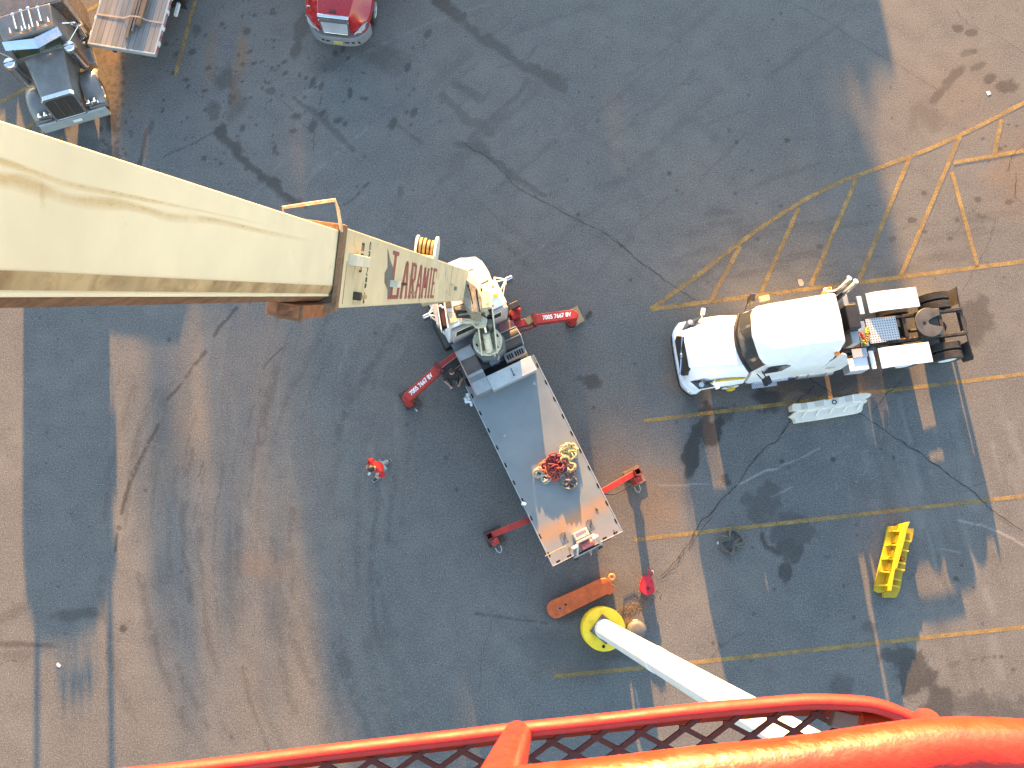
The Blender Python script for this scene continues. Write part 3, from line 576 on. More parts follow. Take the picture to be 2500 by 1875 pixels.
    MB().lathe([(.16, -.55), (.18, -.5), (.18, .5), (.16, .55)], (-4.98, 0, .55), 'Y', 16).obj('shade_tank', GREY, T)  # two tanks added as filler so sun cannot pass beneath the deck plates
    MB().lathe([(.16, -.55), (.18, -.5), (.18, .5), (.16, .55)], (-5.35, 0, .62), 'Y', 16).obj('shade_tank', GREY, T)
    ax = MB()
    for xx in (-5.985, -7.5): ax.tube([(xx, -1.0, .5), (xx, 1.0, .5)], .09, 10); ax.lathe([(.06, -.22), (.2, -.12), (.22, 0), (.2, .12), (.06, .22)], (xx, 0, .52), 'X', 16)
    ax.tube([(-4.4, 0, .62), (-7.5, 0, .52)], .06, 8); ax.obj('drive_axle', DARK, T)
    MB().tube([(-5.75-.035*i, .33+.022*math.cos(i*1.3), .93+.022*math.sin(i*1.3)) for i in range(30)], .016, 5).obj('air_hose', AMBER, T)
    for xx in (-5.985, -7.5):
        for s in (1, -1):
            wheel(T, xx, s*1.04, s, rim=WHITE); wheel(T, xx, s*.72, s, rim=WHITE)
    for s in (1, -1): wheel(T, 0, s*1.02, s, w=.3, rim=WHITE)
    h = MB().lathe([(.0, 1.19), (.13, 1.19), (.15, 1.2), (.15, 1.24), (.11, 1.26), (0.01, 1.27)], (0, 0, .51), 'Y', 20).obj('hub_cap', YELP, T)
    for s, x0, x1 in ((-1, -4.92, -6.62), (1, -4.92, -6.62)):     # full quarter fenders over the front drive axle
        m = MB(); prof = [(x0-.12, .98), (x0, 1.12), (x0-.25, 1.22), (x0-.5, 1.24), (x1, 1.22), (x1, 1.19), (x0-.5, 1.205), (x0-.25, 1.185), (x0-.03, 1.10), (x0-.16, .97)]
        a, b = (s*1.30+y0, s*.62+y0); m.loft([[(x, a, z) for x, z in prof], [(x, b, z) for x, z in prof]]); m.obj('fender', WHITE, T, bevel=.012, smooth=50)
        m = MB(); m.box((-4.72, s*.95+y0, 1.02), (.17, .62, .05), R=Matrix.Rotation(-.3, 3, 'Y')); m.obj('fender_bracket', WHITE, T, bevel=.01)
        m = MB(); q = [(-8.06, s*.62), (-8.06, s*1.25)]
        mf = MB(); pts = [(-8.12, s*.66, .95), (-8.18, s*1.22, .95), (-8.24, s*1.28, .75), (-8.16, s*1.26, .3), (-8.06, s*.7, .22)]; mf.loft([pts, [(x+.02, y, z) for x, y, z in pts]]); mf.obj('mud_flap', RUBBER, T)
        MB().tube([(-8.1, s*.4, .96), (-8.14, s*1.25, .97)], .022, 6).obj('mud_flap_hanger', DARK, T)
    m = MB(); m.box((-5.03, -.055, 1.06), (.56, .84, .03)); m.box((-5.50, -.06, 1.055), (.56, .80, .03)); m.obj('deck_plate', PERF, T)
    MB().box((-4.57, .0, 1.05), (.26, .86, .03)).obj('deck_plate', ALU, T)
    # fifth wheel
    f = MB(); out = []
    for i in range(41):
        a = math.radians(25 + (335-25)*i/40); out.append((-6.80+.47*math.cos(a)*1.0, y0-.04+.50*math.sin(a)))
    out += [(-6.80+.10, y0-.04-.12), (-6.80-.02, y0-.04-.05), (-6.80-.02, y0-.04+.05), (-6.80+.10, y0-.04+.12)]
    out = [(-13.6-x, y) for x, y in out]
    f.prism(out, 1.16, 1.23); 
    for s in (1, -1): f.prism([(-7.0, y0-.04+s*.15), (-7.22, y0-.04+s*.24), (-7.24, y0-.04+s*.45), (-7.02, y0-.04+s*.45)], 1.10, 1.20)
    fw = f.obj('fifth_wheel', M('greased_plate', (.15, .135, .115), .45, metal=.5, var=.4, dirt=.4, bump=.2), T, bevel=.012)
    MB().lathe([(.03, 1.20), (.06, 1.235), (.02, 1.24)], (-6.62, y0-.04, 0), 'Z', 12).obj('jaw_hole', PHOLE, fw)
    m = MB(); m.box((-6.8, y0, 1.06), (.7, .9, .18)); m.obj('fifth_wheel_base', DARK, T, bevel=.01)
    # rear-of-cab equipment
    MB().box((-2.74, 0, 1.9), (.05, 2.0, 2.1)).obj('cab_rear_wall', DARK, T)
    m = MB(); m.box((-3.86, -.38, 1.75), (.42, .84, .85)); m.obj('auxiliary_unit', BLACK, T, bevel=.06)
    m = MB(); m.box((-3.80, -.98, 1.55), (.17, .36, .9)); m.obj('equipment_box', LGREY, T, bevel=.02); MB().box((-3.92, .25, 1.55), (.26, .42, .6)).obj('equipment_box', LGREY, T, bevel=.02)
    m = MB(); m.box((-4.25, .98, .95), (.66, .42, .04)); m.obj('battery_box_lid', WHITE, T, bevel=.01); MB().box((-4.25, .98, .66), (.62, .46, .52)).obj('battery_box', TREAD, T, bevel=.02); MB().box((-4.35, .62, 1.0), (.5, .3, .03)).obj('tread_step', TREAD, T)
    for s_, (xx, yy) in ((0, (-2.98, -.98)), (1, (-3.16, -.86))):
        m = MB(); pts = [(xx+.02, yy+.05, 1.0), (xx, yy, 2.2), (xx-.02, yy-.02, 3.2), (xx-.06, yy-.06, 3.7), (xx-.14, yy-.16, 4.0)]
        m.tube(pts, .085, 14); m.obj('exhaust_stack', CHROME, T)
    MB().box((-2.86, -1.12, 2.95), (.22, .16, .12)).obj('beacon_bracket', WHITE, T); MB().lathe([(.06, 3.01), (.07, 3.08), (.04, 3.14), (.005, 3.15)], (-2.86, -1.12, 0), 'Z', 14).obj('beacon', AMBER, T)
    MB().box((-.98, -1.22, 2.5), (.34, .16, .12), .1).obj('side_light_box', M('tan_lamp', (.45, .35, .22), .5), T, bevel=.02)
    # coiled air and power lines
    for c, mt, dy, nm in (((.55, .02, .02), 'red_hose', 0, 'red'), ((.35, .5, .02), 'green_hose', .09, 'green'), ((.03, .03, .03), 'black_hose', .2, 'black')):
        mm = M(mt, c, .5); pts = []
        for i in range(80):
            t = i/79; pts.append((-4.32-.42*t+.06*math.cos(i*.9), .02+dy+.30*math.sin(PI*t*1.2+dy*6)*(1-dy)+.06*math.sin(i*.9), 1.45-.30*t+.05*math.sin(i*.9+1)))
        MB().tube(pts, .024, 6).obj('coiled_hose', mm, T)
    text('780', 'model_lettering', M('gold_letter', (.5, .38, .16), .5), T, (-2.95, 1.135, 1.72), (PI/2-.05, 0, PI), .18, 1.2)
    MB().lathe([(.0, 0), (.10, .005), (.10, .015), (0.0, .02)], (-1.95, 1.12, .76), 'Y', 18).obj('tank_cap', M('blue_cap', (.08, .10, .5), .4), T)
    return T
white_tractor()

# ================================================================== RED TRACTOR (top)
def red_tractor():
    T = thing('semi_tractor', (-5.586, 18.609, 0), math.radians(-96.5), 'glossy red semi tractor with chrome grille, cut off by the top of the photo', 'truck')
    def S(x, top, ys): return (x, ys)
    MB().half([
        (.02, [(0, 1.80), (.54, 1.76), (.60, 1.66), (.66, 1.25), (.80, .98), (.86, .86)]),
        (-.12, [(0, 1.84), (.56, 1.80), (.66, 1.66), (.80, 1.40), (1.02, 1.18), (1.05, .90)]),
        (-.45, [(0, 1.90), (.60, 1.86), (.74, 1.70), (.92, 1.52), (1.14, 1.34), (1.17, 1.08)]),
        (-.9, [(0, 1.97), (.66, 1.93), (.80, 1.76), (.96, 1.58), (1.17, 1.40), (1.20, 1.12)]),
        (-1.5, [(0, 2.06), (.72, 2.02), (.86, 1.84), (.98, 1.60), (1.14, 1.36), (1.17, 1.10)]),
        (-2.2, [(0, 2.16), (.80, 2.12), (.95, 1.94), (1.04, 1.66), (1.12, 1.36), (1.14, 1.0)])]).obj('hood', REDT, T, bevel=.03, smooth=55)
    MB().half([
        (-2.0, [(0, 2.15), (.8, 2.1), (1.0, 1.8), (1.1, 1.2), (1.1, .7)]), (-2.6, [(0, 2.85), (.85, 2.8), (1.02, 2.3), (1.1, 1.4), (1.12, .7)]),
        (-3.4, [(0, 3.4), (.85, 3.35), (1.05, 2.6), (1.12, 1.5), (1.12, .7)]), (-5.4, [(0, 3.9), (.95, 3.85), (1.1, 2.8), (1.15, 1.5), (1.15, .8)])]).obj('cab', REDT, T, bevel=.03)
    wsg = MB(); n = 8; P0 = [(-2.03, .8*t, 2.19) for t in np.linspace(-1, 1, n+1)]; P1 = [(-2.56, .8*t, 2.80) for t in np.linspace(-1, 1, n+1)]
    wsg.loft([P0+P1[::-1], [(x+.04, y, z+.03) for x, y, z in P0+P1[::-1]]]); wsg.obj('windscreen', GLASS, T)
    # chrome grille
    a = [(.02, -.50, 1.70), (.02, .50, 1.70), (.10, .46, .98), (.10, -.46, .98)]
    g = MB(); g.loft([a, [(x+.05, y, z) for x, y, z in a]]); gr = g.obj('grille', DARK, T)
    b = MB()
    for i in range(9):
        t = (i+.5)/9; b.box((.125+.07*t, 0, 1.50-.50*t), (.035, .94-.07*t, .034))
    b.obj('grille_bars', M('silver_bars', (.58, .58, .60), .4, metal=.2), gr)
    c = MB(); c.loft([[(.0, -.56, 1.78), (.0, .56, 1.78), (.0, .5, 1.56), (.0, -.5, 1.56)], [(.11, -.55, 1.77), (.11, .55, 1.77), (.15, .51, 1.55), (.15, -.51, 1.55)]]); c.obj('grille_header', CHROME, gr, bevel=.02)
    c = MB(); c.tube([(.13, .52, 1.6), (.16, .48, 1.0), (.17, .4, .97), (.17, -.4, .97), (.16, -.48, 1.0), (.13, -.52, 1.6)], .022, 8); c.obj('grille_frame', CHROME, gr)
    MB().box((.14, 0, .90), (.05, .8, .05)).obj('air_slot', PHOLE, T)
    MB().box((-.09, -.03, 1.845), (.10, .22, .03)).obj('hood_vent', M('dark_red', (.05, .01, .01), .5), T)
    bp = [(.27-.62*abs(t)**3.6, 1.14*math.sin(t*PI/2*.98)**1 if False else 1.15*(t-.08*t**3)/.92) for t in np.linspace(-1, 1, 24)]
    MB().prism([p for p in bp]+[(x-.25, y*.9) for x, y in reversed(bp)], .36, .84).obj('bumper', M('grey_bumper_plastic', (.19, .19, .20), .55, var=.15), T, bevel=.04, smooth=60)
    for y, wd in ((-.52, .09), (-.34, .14), (.34, .16), (.56, .1), (.78, .09)): MB().box((.272-.10*abs(y)**2.5, y, .62), (.03, wd, .05), -y*.25).obj('bumper_slot', PHOLE, T)

    pl = MB().box((.295, .02, .60), (.02, .31, .16)).obj('licence_plate', M('yellow_plate', (.55, .48, .14), .5), T, bevel=.005)
    text('XR 764K', 'plate_number', DARK, T, (.308, .02, .6), (PI/2, 0, PI/2), .075)
    for s in (1, -1):
        q = [(.10, s*.60, .92), (.02, s*.85, .92), (-.13, s*1.04, 1.04), (-.26, s*1.07, 1.24), (-.14, s*.92, 1.24), (.02, s*.74, 1.08)]
        h = MB(); h.loft([q, [(x+.05, y+s*.03, z+.05) for x, y, z in q]]); hl = h.obj('headlight', CHROME, T, bevel=.012)
        q2 = [(x*.8+.055-.0, s*.84+(y-s*.84)*.74+s*.03, 1.08+(z-1.08)*.74+.07) for x, y, z in q]; h = MB(); h.loft([q2, [(x+.02, y, z+.02) for x, y, z in q2]]); h.obj('headlight_lens', LAMP, hl, bevel=.01)
        MB().box((-.75, s*1.18, 1.22), (.12, .03, .05)).obj('marker_lamp', M('violet_lens', (.3, .05, .3), .3), T)
        wheel(T, -1.25, s*1.02, s, rim=ALU); MB().box((-3.9, s*.86, .75), (1.6, .5, .5)).obj('fuel_tank', ALU, T, bevel=.15)
        for xx in (-6.3, -7.6): wheel(T, xx, s*1.0, s, rim=ALU)
    hm = MB()
    for y, x in ((-.98, -.35), (-1.0, -.62), (-.92, -.35)): hm.lathe([(.015, 1.5), (.03, 1.56), (.03, 1.62), (.01, 1.64)], (x, y, 0), 'Z', 8)
    hm.tube([(-.9, -1.0, 1.5), (-.8, -1.25, 1.7), (-.78, -1.3, 1.75)], .015, 6); hm.obj('hood_mirror_brackets', CHROME, T)
    fr = MB()
    for s in (-.42, .42): fr.box((-4.2, s, .85), (8.2, .09, .25))
    fr.obj('frame', DARK, T)
    return T
red_tractor()

# ================================================================== DARK LONG NOSE TRACTOR (top left)
def dark_tractor():
    T = thing('semi_tractor', (-14.65, 15.22, 0), math.radians(-71.0), 'dark grey long nose semi tractor with horns on its roof, top left corner', 'truck')
    h = MB().half([
        (-.16, [(0, 1.80), (.42, 1.79), (.52, 1.72), (.55, 1.5), (.54, .8)]),
        (-.9, [(0, 1.93), (.47, 1.91), (.58, 1.84), (.62, 1.5), (.62, .85)]),
        (-1.72, [(0, 2.07), (.55, 2.05), (.68, 1.95), (.74, 1.5), (.75, .95)])]).obj('hood', PHOOD, T, bevel=.02, smooth=50)
    gs = MB(); o = [(-.56, .78), (.56, .78), (.56, 1.72), (.46, 1.82), (-.46, 1.82), (-.56, 1.72)]; i_ = [(y*.86, 1.30+(z-1.30)*.84-.02) for y, z in o]
    n = len(o); xf = lambda z: -.16+(1.82-z)*.20
    V = [(xf(z)-.12, y, z) for y, z in o]+[(xf(z)+.02, y, z) for y, z in o]+[(xf(z)+.02, y, z) for y, z in i_]+[(xf(z)-.12, y, z) for y, z in i_]
    F = [];
    for r_ in range(3):
        for k in range(n): F.append((r_*n+k, r_*n+(k+1) % n, (r_+1)*n+(k+1) % n, (r_+1)*n+k))
    gs.add(V, F); g = gs.obj('grille_shell', CHROME, T, bevel=.015)
    MB().loft([[(xf(z)-.02, y, z) for y, z in i_], [(xf(z)-.05, y, z) for y, z in i_]]).obj('grille', M('grille_mesh', (.07, .055, .05), .5, metal=.5, var=.6, vs=30), g)
    b = MB()
    for y in (-.16, .16): b.beam((xf(.92)-.0, y, .92), (xf(1.66)-.0, y, 1.66), .015, .02)
    b.obj('grille_bars', CHROME, g)
    MB().lathe([(.02, 0), (.03, .03), (.004, .05)], (-.2, -.28, 1.8), 'Z', 8).obj('hood_ornament', CHROME, g)
    bm_ = MB(); bm_.box((.02, 0, .55), (.09, 2.34, .44)); bm_.tube([(.02, -1.17, .775), (.02, 1.17, .775)], .04, 8); bm_.obj('bumper', LGREY, T, bevel=.03)
    MB().box((.075, .08, .56), (.02, .30, .13)).obj('licence_plate', WHITE2, T)
    for s in (1, -1):
        f = MB(); rows = []                                # long swept front fender
        for t in np.linspace(0, 1, 15):
            a = PI*(.02+.86*t); cx = -.82; x = cx+.74*math.cos(a)*1.05; z = .52+.68*math.sin(a)
            if t < .12: z = .80+.9*t
            rows.append([(x, s*.66, z-.02), (x, s*.72, z+.0), (x, s*1.0, z+.02), (x, s*1.20, z-.02), (x, s*1.27, z-.14), (x, s*1.24, z-.15), (x, s*1.0, z-.02), (x, s*.72, z-.05)])
        f.loft(rows); f.obj('front_fender', PHOOD, T, smooth=60)
        hb = MB(); hb.box((-.12, s*.84, .98), (.12, .42, .03)); hd = hb.obj('headlight_bracket', CHROME, T)
        for k, y in enumerate((.74, .94)):
            MB().lathe([(.03, -.14), (.085, -.05), (.095, .06), (.08, .075), (.01, .085)], (-.10, s*y, 1.09), 'X', 16).obj('headlight', CHROME, T)
        wheel(T, -.85, s*1.02, s, rim=CHROME)
        ac = MB(); ac.lathe([(.16, 1.25), (.195, 1.35), (.195, 2.2), (.205, 2.22), (.205, 2.36), (.17, 2.41), (.02, 2.43)], (-1.42, s*1.0, 0), 'Z', 24); a_ = ac.obj('air_cleaner', CHROME, T)
        MB().tube([(-1.42, s*1.0-.18, 2.425), (-1.42, s*1.0+.18, 2.425)], .012, 5).obj('air_cleaner_clamp', DARK, a_)
        mb = MB(); mb.tube([(-2.15, s*1.04, 2.6), (-2.12, s*1.42, 2.5), (-2.12, s*1.45, 1.7), (-2.15, s*1.06, 1.5)], .02, 6); mb.tube([(-1.75, s*1.0, 2.2), (-2.12, s*1.43, 2.3)], .014, 6); mm = mb.obj('mirror_arm', CHROME, T); MB().box((-2.14, s*1.46, 2.1), (.06, .18, .42)).obj('mirror', CHROME, mm, bevel=.02)
        MB().lathe([(.01, -.07), (.10, -.02), (.10, .02), (.01, .05)], (-2.0, s*1.38, 2.58), 'X', 14).obj('round_mirror', CHROME, T)
        st = MB(); st.lathe([(.07, 1.1), (.09, 1.15), (.09, 4.0), (.085, 4.1), (.06, 4.1), (.06, 3.8)], (-2.66, .22+s*1.16, 0), 'Z', 16); st.obj('exhaust_stack', CHROME, T)
        MB().lathe([(.32, -.55), (.34, -.5), (.34, .5), (.32, .55)], (-3.0, s*.93, .72), 'X', 24).obj('fuel_tank', CHROME, T)
        MB().box((-2.05, s*.98, .66), (.62, .50, .30)).obj('step_box', ALU, T, bevel=.03)
        for xx in (-6.9, -8.25): wheel(T, xx, s*1.0, s, rim=ALU)
    MB().half([(-1.70, [(0, 2.12), (.72, 2.1), (.92, 1.9), (.98, 1.4), (.98, .75)]), (-1.92, [(0, 2.92), (.80, 2.88), (.97, 2.4), (1.02, 1.6), (1.02, .75)]),
               (-2.68, [(0, 3.02), (.92, 2.98), (1.04, 2.5), (1.07, 1.6), (1.07, .75)])]).obj('cab', PHOOD, T, bevel=.03, smooth=40)
    sl_ = MB().half([(-2.70, [(0, 2.96), (1.1, 2.92), (1.3, 2.7), (1.33, 1.6), (1.33, .85)]), (-3.9, [(0, 3.0), (1.1, 2.96), (1.3, 2.7), (1.33, 1.6), (1.33, .85)])]); sl_.v = [(x, y+.14, z) for x, y, z in sl_.v]; sl_.obj('sleeper', PETE, T, bevel=.05)
    for s in (1, -1):
        q = [(-1.68, s*.02, 2.17), (-1.72, s*.8, 2.13), (-1.90, s*.8, 2.68), (-1.84, s*.02, 2.72)]
        w_ = MB(); w_.loft([q, [(x+.05, y, z) for x, y, z in q]]); w_.obj('windscreen', M('green_black_glass', (.015, .025, .012), .1, coat=1), T)
    v = MB(); a = [(-1.92, -.92, 2.78), (-1.70, 0.08, 2.82), (-1.92, .92, 2.78)]; b = [(-1.72, -.94, 2.60), (-1.46, .10, 2.62), (-1.72, .94, 2.60)]
    v.add(a+b+[(x, y, z-.02) for x, y, z in a+b], [(0, 1, 4, 3), (1, 2, 5, 4), (9, 10, 7, 6), (10, 11, 8, 7), (3, 4, 10, 9), (4, 5, 11, 10), (1, 0, 6, 7), (2, 1, 7, 8), (0, 3, 9, 6), (5, 2, 8, 11)]); v.obj('sun_visor', VISOR, T, smooth=20)
    for y, x0, x1 in ((-.26, -1.95, -2.55), (.02, -1.86, -2.6), (.26, -1.84, -2.62), (.56, -1.98, -2.55)):
        m = MB(); m.tube([(x0, y, 3.08), (x0-.06, y, 3.08)], .10, 14, r2=.05); m.tube([(x0-.06, y, 3.08), (x1, y, 3.08)], .03, 10, r2=.022); m.lathe([(.02, 0), (.06, .02), (.06, .05), (.01, .06)], (x1, y, 3.05), 'Z', 10); m.obj('air_horn', CHROME, T)
    for y in (-.48, -.1, .14, .42, .78):
        x = -1.98+.12*(1-abs(y-.1)); m = MB(); m.tube([(x, y, 3.04), (x-.2, y, 3.05)], .045, 10, r2=.012); c_ = m.obj('cab_light', CHROME, T); MB().lathe([(.01, .0), (.045, .005), (.04, .03)], (x+.01, y, 3.04), 'X', 10).obj('cab_light_lens', AMBER, c_)
    fr = MB()
    for s in (-.42, .42): fr.box((-4.8, s, .85), (8.6, .09, .25))
    fr.obj('frame', DARK, T)
    tag(T, T['label'], 'truck')
dark_tractor()

# ================================================================== FLATBED TRAILER AND ITS LOAD
def flatbed():
    h = math.radians(-99.18+180)
    o = (-12.859, 17.4256, 0); T = thing('flatbed_trailer', o, h, 'flatbed trailer with grey plank deck carrying strapped beams, top left', 'trailer')
    MB().box((6.5, 0, 1.44), (13.0, 2.26, .06)).obj('plank_deck', PLANK, T)
    e = MB()
    for s in (1, -1): e.box((6.5, s*1.16, 1.40), (13.0, .06, .16))
    e.box((-.03, 0, 1.40), (.06, 2.38, .17)); e.obj('edge_rail', LGREY, T, bevel=.008)
    pk = MB()
    for i in range(20):
        for s in (1, -1): pk.box((.4+i*.62, s*1.205, 1.40), (.16, .03, .12))
    pk.obj('stake_pockets', WHITE2, T)
    rl = MB()
    for i in range(6): rl.box((.2+i*.45, -1.222, 1.44), (.13, .012, .05))
    rl.obj('reflector_tape', M('red_reflector', (.5, .03, .02), .4), T)
    f = MB()
    for s in (.5, -.5): f.box((6.5, s, 1.12), (12.8, .12, .42))
    f.obj('frame_rails', DARK, T)
    for s in (1, -1):
        for xx in (3.3, 4.6): wheel(T, xx, s*.98, s, rim=ALU)
        MB().box((2.62, s*.95, .62), (.03, .62, .72)).obj('mud_flap', BLACK, T); MB().box((2.25, s*1.13, .72), (.5, .1, .12)).obj('tail_lamp_bar', WHITE2, T)
        MB().box((11, s*.6, .6), (.15, .15, 1.0)).obj('landing_leg', DARK, T)
    st = MB(); pts = [(1.12, 1.19, 1.40), (1.12, 1.14, 1.485), (1.13, .2, 1.492), (1.15, -.12, 1.66), (1.16, -.42, 1.66), (1.17, -.6, 1.50), (1.18, -1.14, 1.485), (1.18, -1.20, 1.40)]
    for a, b_ in zip(pts[:-1], pts[1:]): st.beam(a, b_, .06, .008, up=(0, 0, 1) if abs(a[2]-b_[2]) < abs(a[1]-b_[1]) else (0, 1, 0))
    st.obj('cargo_strap', M('tan_strap', (.42, .30, .22), .8), T)
    for k, (x0, y, wd, ht, lab, mt) in enumerate([(.36, -.10, .09, .09, 'thin dark timber poking out furthest from the beams strapped on the flatbed deck', TIMB), (.88, -.40, .18, .15, 'wide brown beam with a square end strapped on the flatbed deck', M('brown_beam', (.17, .11, .075), .85, stretch=(.3, 6, 6), vs=6, var=.4)), (.62, -.25, .07, .13, 'slim grey beam in the middle of the three beams strapped on the flatbed', M('grey_beam', (.13, .12, .115), .8, var=.4))]):
        m = MB(); m.box((4.2, 0, ht/2), (8.4, wd, ht)); ob = m.obj('timber_beam', mt, bevel=.008)
        ob.location = Matrix.Rotation(h, 3, 'Z') @ Vector((x0, y, 0)) + Vector((o[0], o[1], 1.472)); ob.rotation_euler = (0, 0, h+.01*(k-1)); tag(ob, lab, 'beam')
flatbed()

# ================================================================== CRANE TRUCK
CO = Vector((2.9897, .4549, 0)); CH = math.radians(115.9)
def crane():
    T = thing('boom_truck', CO, CH, 'white boom crane truck with long grey steel deck, red outriggers out and cream boom raised', 'crane truck')
    RZ = Matrix.Rotation(-CH, 3, 'Z')
    def W(p): return RZ @ (Vector(p)-CO)                 # world point into truck space
    # deck with stake pockets along both sides and the tail
    d = MB(); d.box((3.15, 0, 1.26), (6.3, 2.40, .08)); dk = d.obj('deck', DECK, T)
    e = MB()
    for s in (1, -1): e.box((3.15, s*1.213, 1.235), (6.3, .025, .15))
    e.box((-.013, 0, 1.235), (.025, 2.452, .15)); e.obj('deck_edge', LGREY, dk, bevel=.004)
    for x in [.36+.617*i for i in range(10)]:
        for s in (1, -1): MB().box((x, s*1.175, 1.302), (.15, .055, .006)).obj('stake_pocket_hole', PHOLE, dk)
    for y in (-1.0, -.62, .62, 1.0): MB().box((.045, y, 1.302), (.055, .14, .006)).obj('stake_pocket_hole', PHOLE, dk)
    for yy, a in ((.50, 0), (-.42, 0)):                   # two recessed tie wells near the tail
        MB().box((.60, yy, 1.3025), (.30, .13, .007), -.0).obj('tie_down_well', M('well_grey', (.13, .12, .125), .7), dk)
        MB().tube([(.75, yy-.1, 1.31), (.78, yy, 1.36), (.75, yy+.1, 1.31)], .014, 6).obj('lashing_bar', RUSTM, dk)
    fr = MB()
    for s in (-.42, .42): fr.box((4.9, s, .88), (10.2, .1, .36))
    for x in (1.3, 1.6, 5.2, 7.4): fr.box((x, 0, .9), (.22, 2.0, .26))
    fr.box((-.02, 0, .95), (.08, 1.6, .3)); fr.obj('frame', DARK, T)
    for x in (2.3, 3.6):
        for s in (1, -1): wheel(T, x, s*1.0, s, rim=ALU); wheel(T, x, s*.69, s, rim=ALU)
    for s in (1, -1): wheel(T, 9.38, s*1.05, s, w=.3, rim=ALU)
    # cab and hood
    MB().half([(9.05, [(0, 2.05), (.78, 2.0), (.98, 1.8), (1.08, 1.3), (1.10, .7)]), (9.5, [(0, 1.93), (.60, 1.90), (.82, 1.70), (1.12, 1.35), (1.16, 1.05)]),
               (9.95, [(0, 1.78), (.52, 1.74), (.74, 1.52), (1.10, 1.20), (1.14, .9)]), (10.25, [(0, 1.58), (.46, 1.54), (.66, 1.32), (.98, 1.05), (1.05, .7)])]).obj('hood', WHITE, T, bevel=.04, smooth=60)
    MB().half([(7.88, [(0, 2.70), (.80, 2.66), (.98, 2.4), (1.06, 1.8), (1.08, .8)]), (8.1, [(0, 2.92), (.84, 2.88), (1.0, 2.5), (1.07, 1.8), (1.09, .8)]), (8.65, [(0, 2.96), (.84, 2.92), (1.0, 2.5), (1.07, 1.8), (1.09, .8)]),
               (9.10, [(0, 2.12), (.80, 2.08), (.98, 1.9), (1.07, 1.6), (1.09, .8)])]).obj('cab', WHITE, T, bevel=.05, smooth=50)
    MB().loft([[(8.71, .78, 2.86), (8.71, -.78, 2.86), (9.06, -.76, 2.18), (9.06, .76, 2.18)], [(8.74, .78, 2.89), (8.74, -.78, 2.89), (9.09, -.76, 2.21), (9.09, .76, 2.21)]]).obj('windscreen', GLASS, T)
    MB().prism([(9.62, .05), (9.62, -.55), (9.56, -.75), (9.54, -.55), (9.58, .05)], 1.93, 1.94).obj('hood_seam', GREY, T)
    MB().box((10.12, 0, .60), (.22, 2.05, .38)).obj('bumper', CHROME, T, bevel=.04)
    rear = MB(); rear.box((7.80, 0, 1.95), (.14, 1.96, 1.3)); rear.obj('cab_rear_wall', M('pinkish_white_panel', (.42, .36, .35), .5, var=.2), T, bevel=.05)
    for y0, y1 in ((.82, .22), (-.22, -.72)):
        q = [(y0, 2.55), (y1, 2.55), (y1, 2.12), (y0+(.04 if y0 > 0 else 0), 2.12)]
        MB().loft([[(7.74-.0, y, z) for y, z in q], [(7.715, y, z) for y, z in q]]).obj('rear_window', GRN, T)
        MB().loft([[(7.735, y*1.03, 2.335+(z-2.335)*1.16) for y, z in q], [(7.720, y*1.03, 2.335+(z-2.335)*1.16) for y, z in q]]).obj('window_frame', WHITE2, T)
    for s in (1, -1):
        m = MB(); B_ = Vector((8.72, s*1.06, 2.5)); tip = Vector((8.70, s*1.36, 2.3))
        for p in ((8.35, s*1.08, 1.7), (8.95, s*1.06, 2.2), (8.98, s*1.08, 1.6), (8.4, s*1.05, 2.5)): m.tube([p, tip], .02, 6)
        a = m.obj('mirror_bracket', WHITE2, T); MB().box(tip+Vector((-.05, s*.08, -.05)), (.12, .24, .45)).obj('mirror', CHROME, a, bevel=.03)
        MB().lathe([(.30, -.5), (.32, -.45), (.32, .45), (.30, .5)], (8.3, s*.98, .72), 'X', 24).obj('fuel_tank', BLACK, T)
        MB().box((8.6, s*1.12, 1.55), (.9, .03, .5)).obj('door_handle_panel', WHITE, T)
    MB().lathe([(.03, 0), (.045, .03), (.04, .09), (.01, .11)], (8.45, -.78, 2.94), 'Z', 10).obj('roof_marker', AMBER, T)
    MB().box((8.16, -.74, 2.97), (.09, .16, .06)).obj('roof_beacon', YELP, T)
    # bed behind the cab
    MB().box((7.05, 0, 1.18), (1.45, 2.1, .16)).obj('bed_floor', GREY, T)
    MB().box((6.38, .2, 1.26), (.28, 1.9, .20)).obj('bed_trough', PHOLE, T)
    tb = MB(); tb.box((5.97, -.26, 1.50), (.48, 1.54, .40)); ta = tb.obj('tool_chest', LGREY, T, bevel=.012)
    tl = MB(); tl.box((5.97, -.26, 1.712), (.50, 1.56, .022)); tl.obj('tool_chest_lid', M('pale_galvanised_lid', (.44, .47, .47), .45, metal=.3, var=.2, dirt=.2, dcol=(.3, .29, .27)), ta, bevel=.008)
    m = MB(); m.tube([(6.13, -.30, 1.735), (5.87, -.30, 1.735)], .012, 6); m.tube([(5.87, -.34, 1.735), (5.87, -.26, 1.735)], .012, 6); ho = m.obj('t_handle_wrench', DARK, None)
    ho.location = CO; ho.rotation_euler = (0, 0, CH); tag(ho, 'T shaped steel wrench lying on the pale tool chest lid', 'wrench')
    b = MB(); b.box((6.58, .79, 1.48), (1.58, .54, .44)); bb = b.obj('side_bench', GREY, T, bevel=.015)
    for x0, x1, mt in ((5.80, 6.22, LGREY), (6.225, 6.40, GREY), (6.405, 6.50, LGREY), (6.505, 7.02, M('brown_tray', (.12, .095, .085), .8, var=.4, dirt=.3)), (7.025, 7.35, LGREY)):
        MB().box(((x0+x1)/2, .79, 1.708), (x1-x0, .52, .018)).obj('bench_panel', mt, bb)
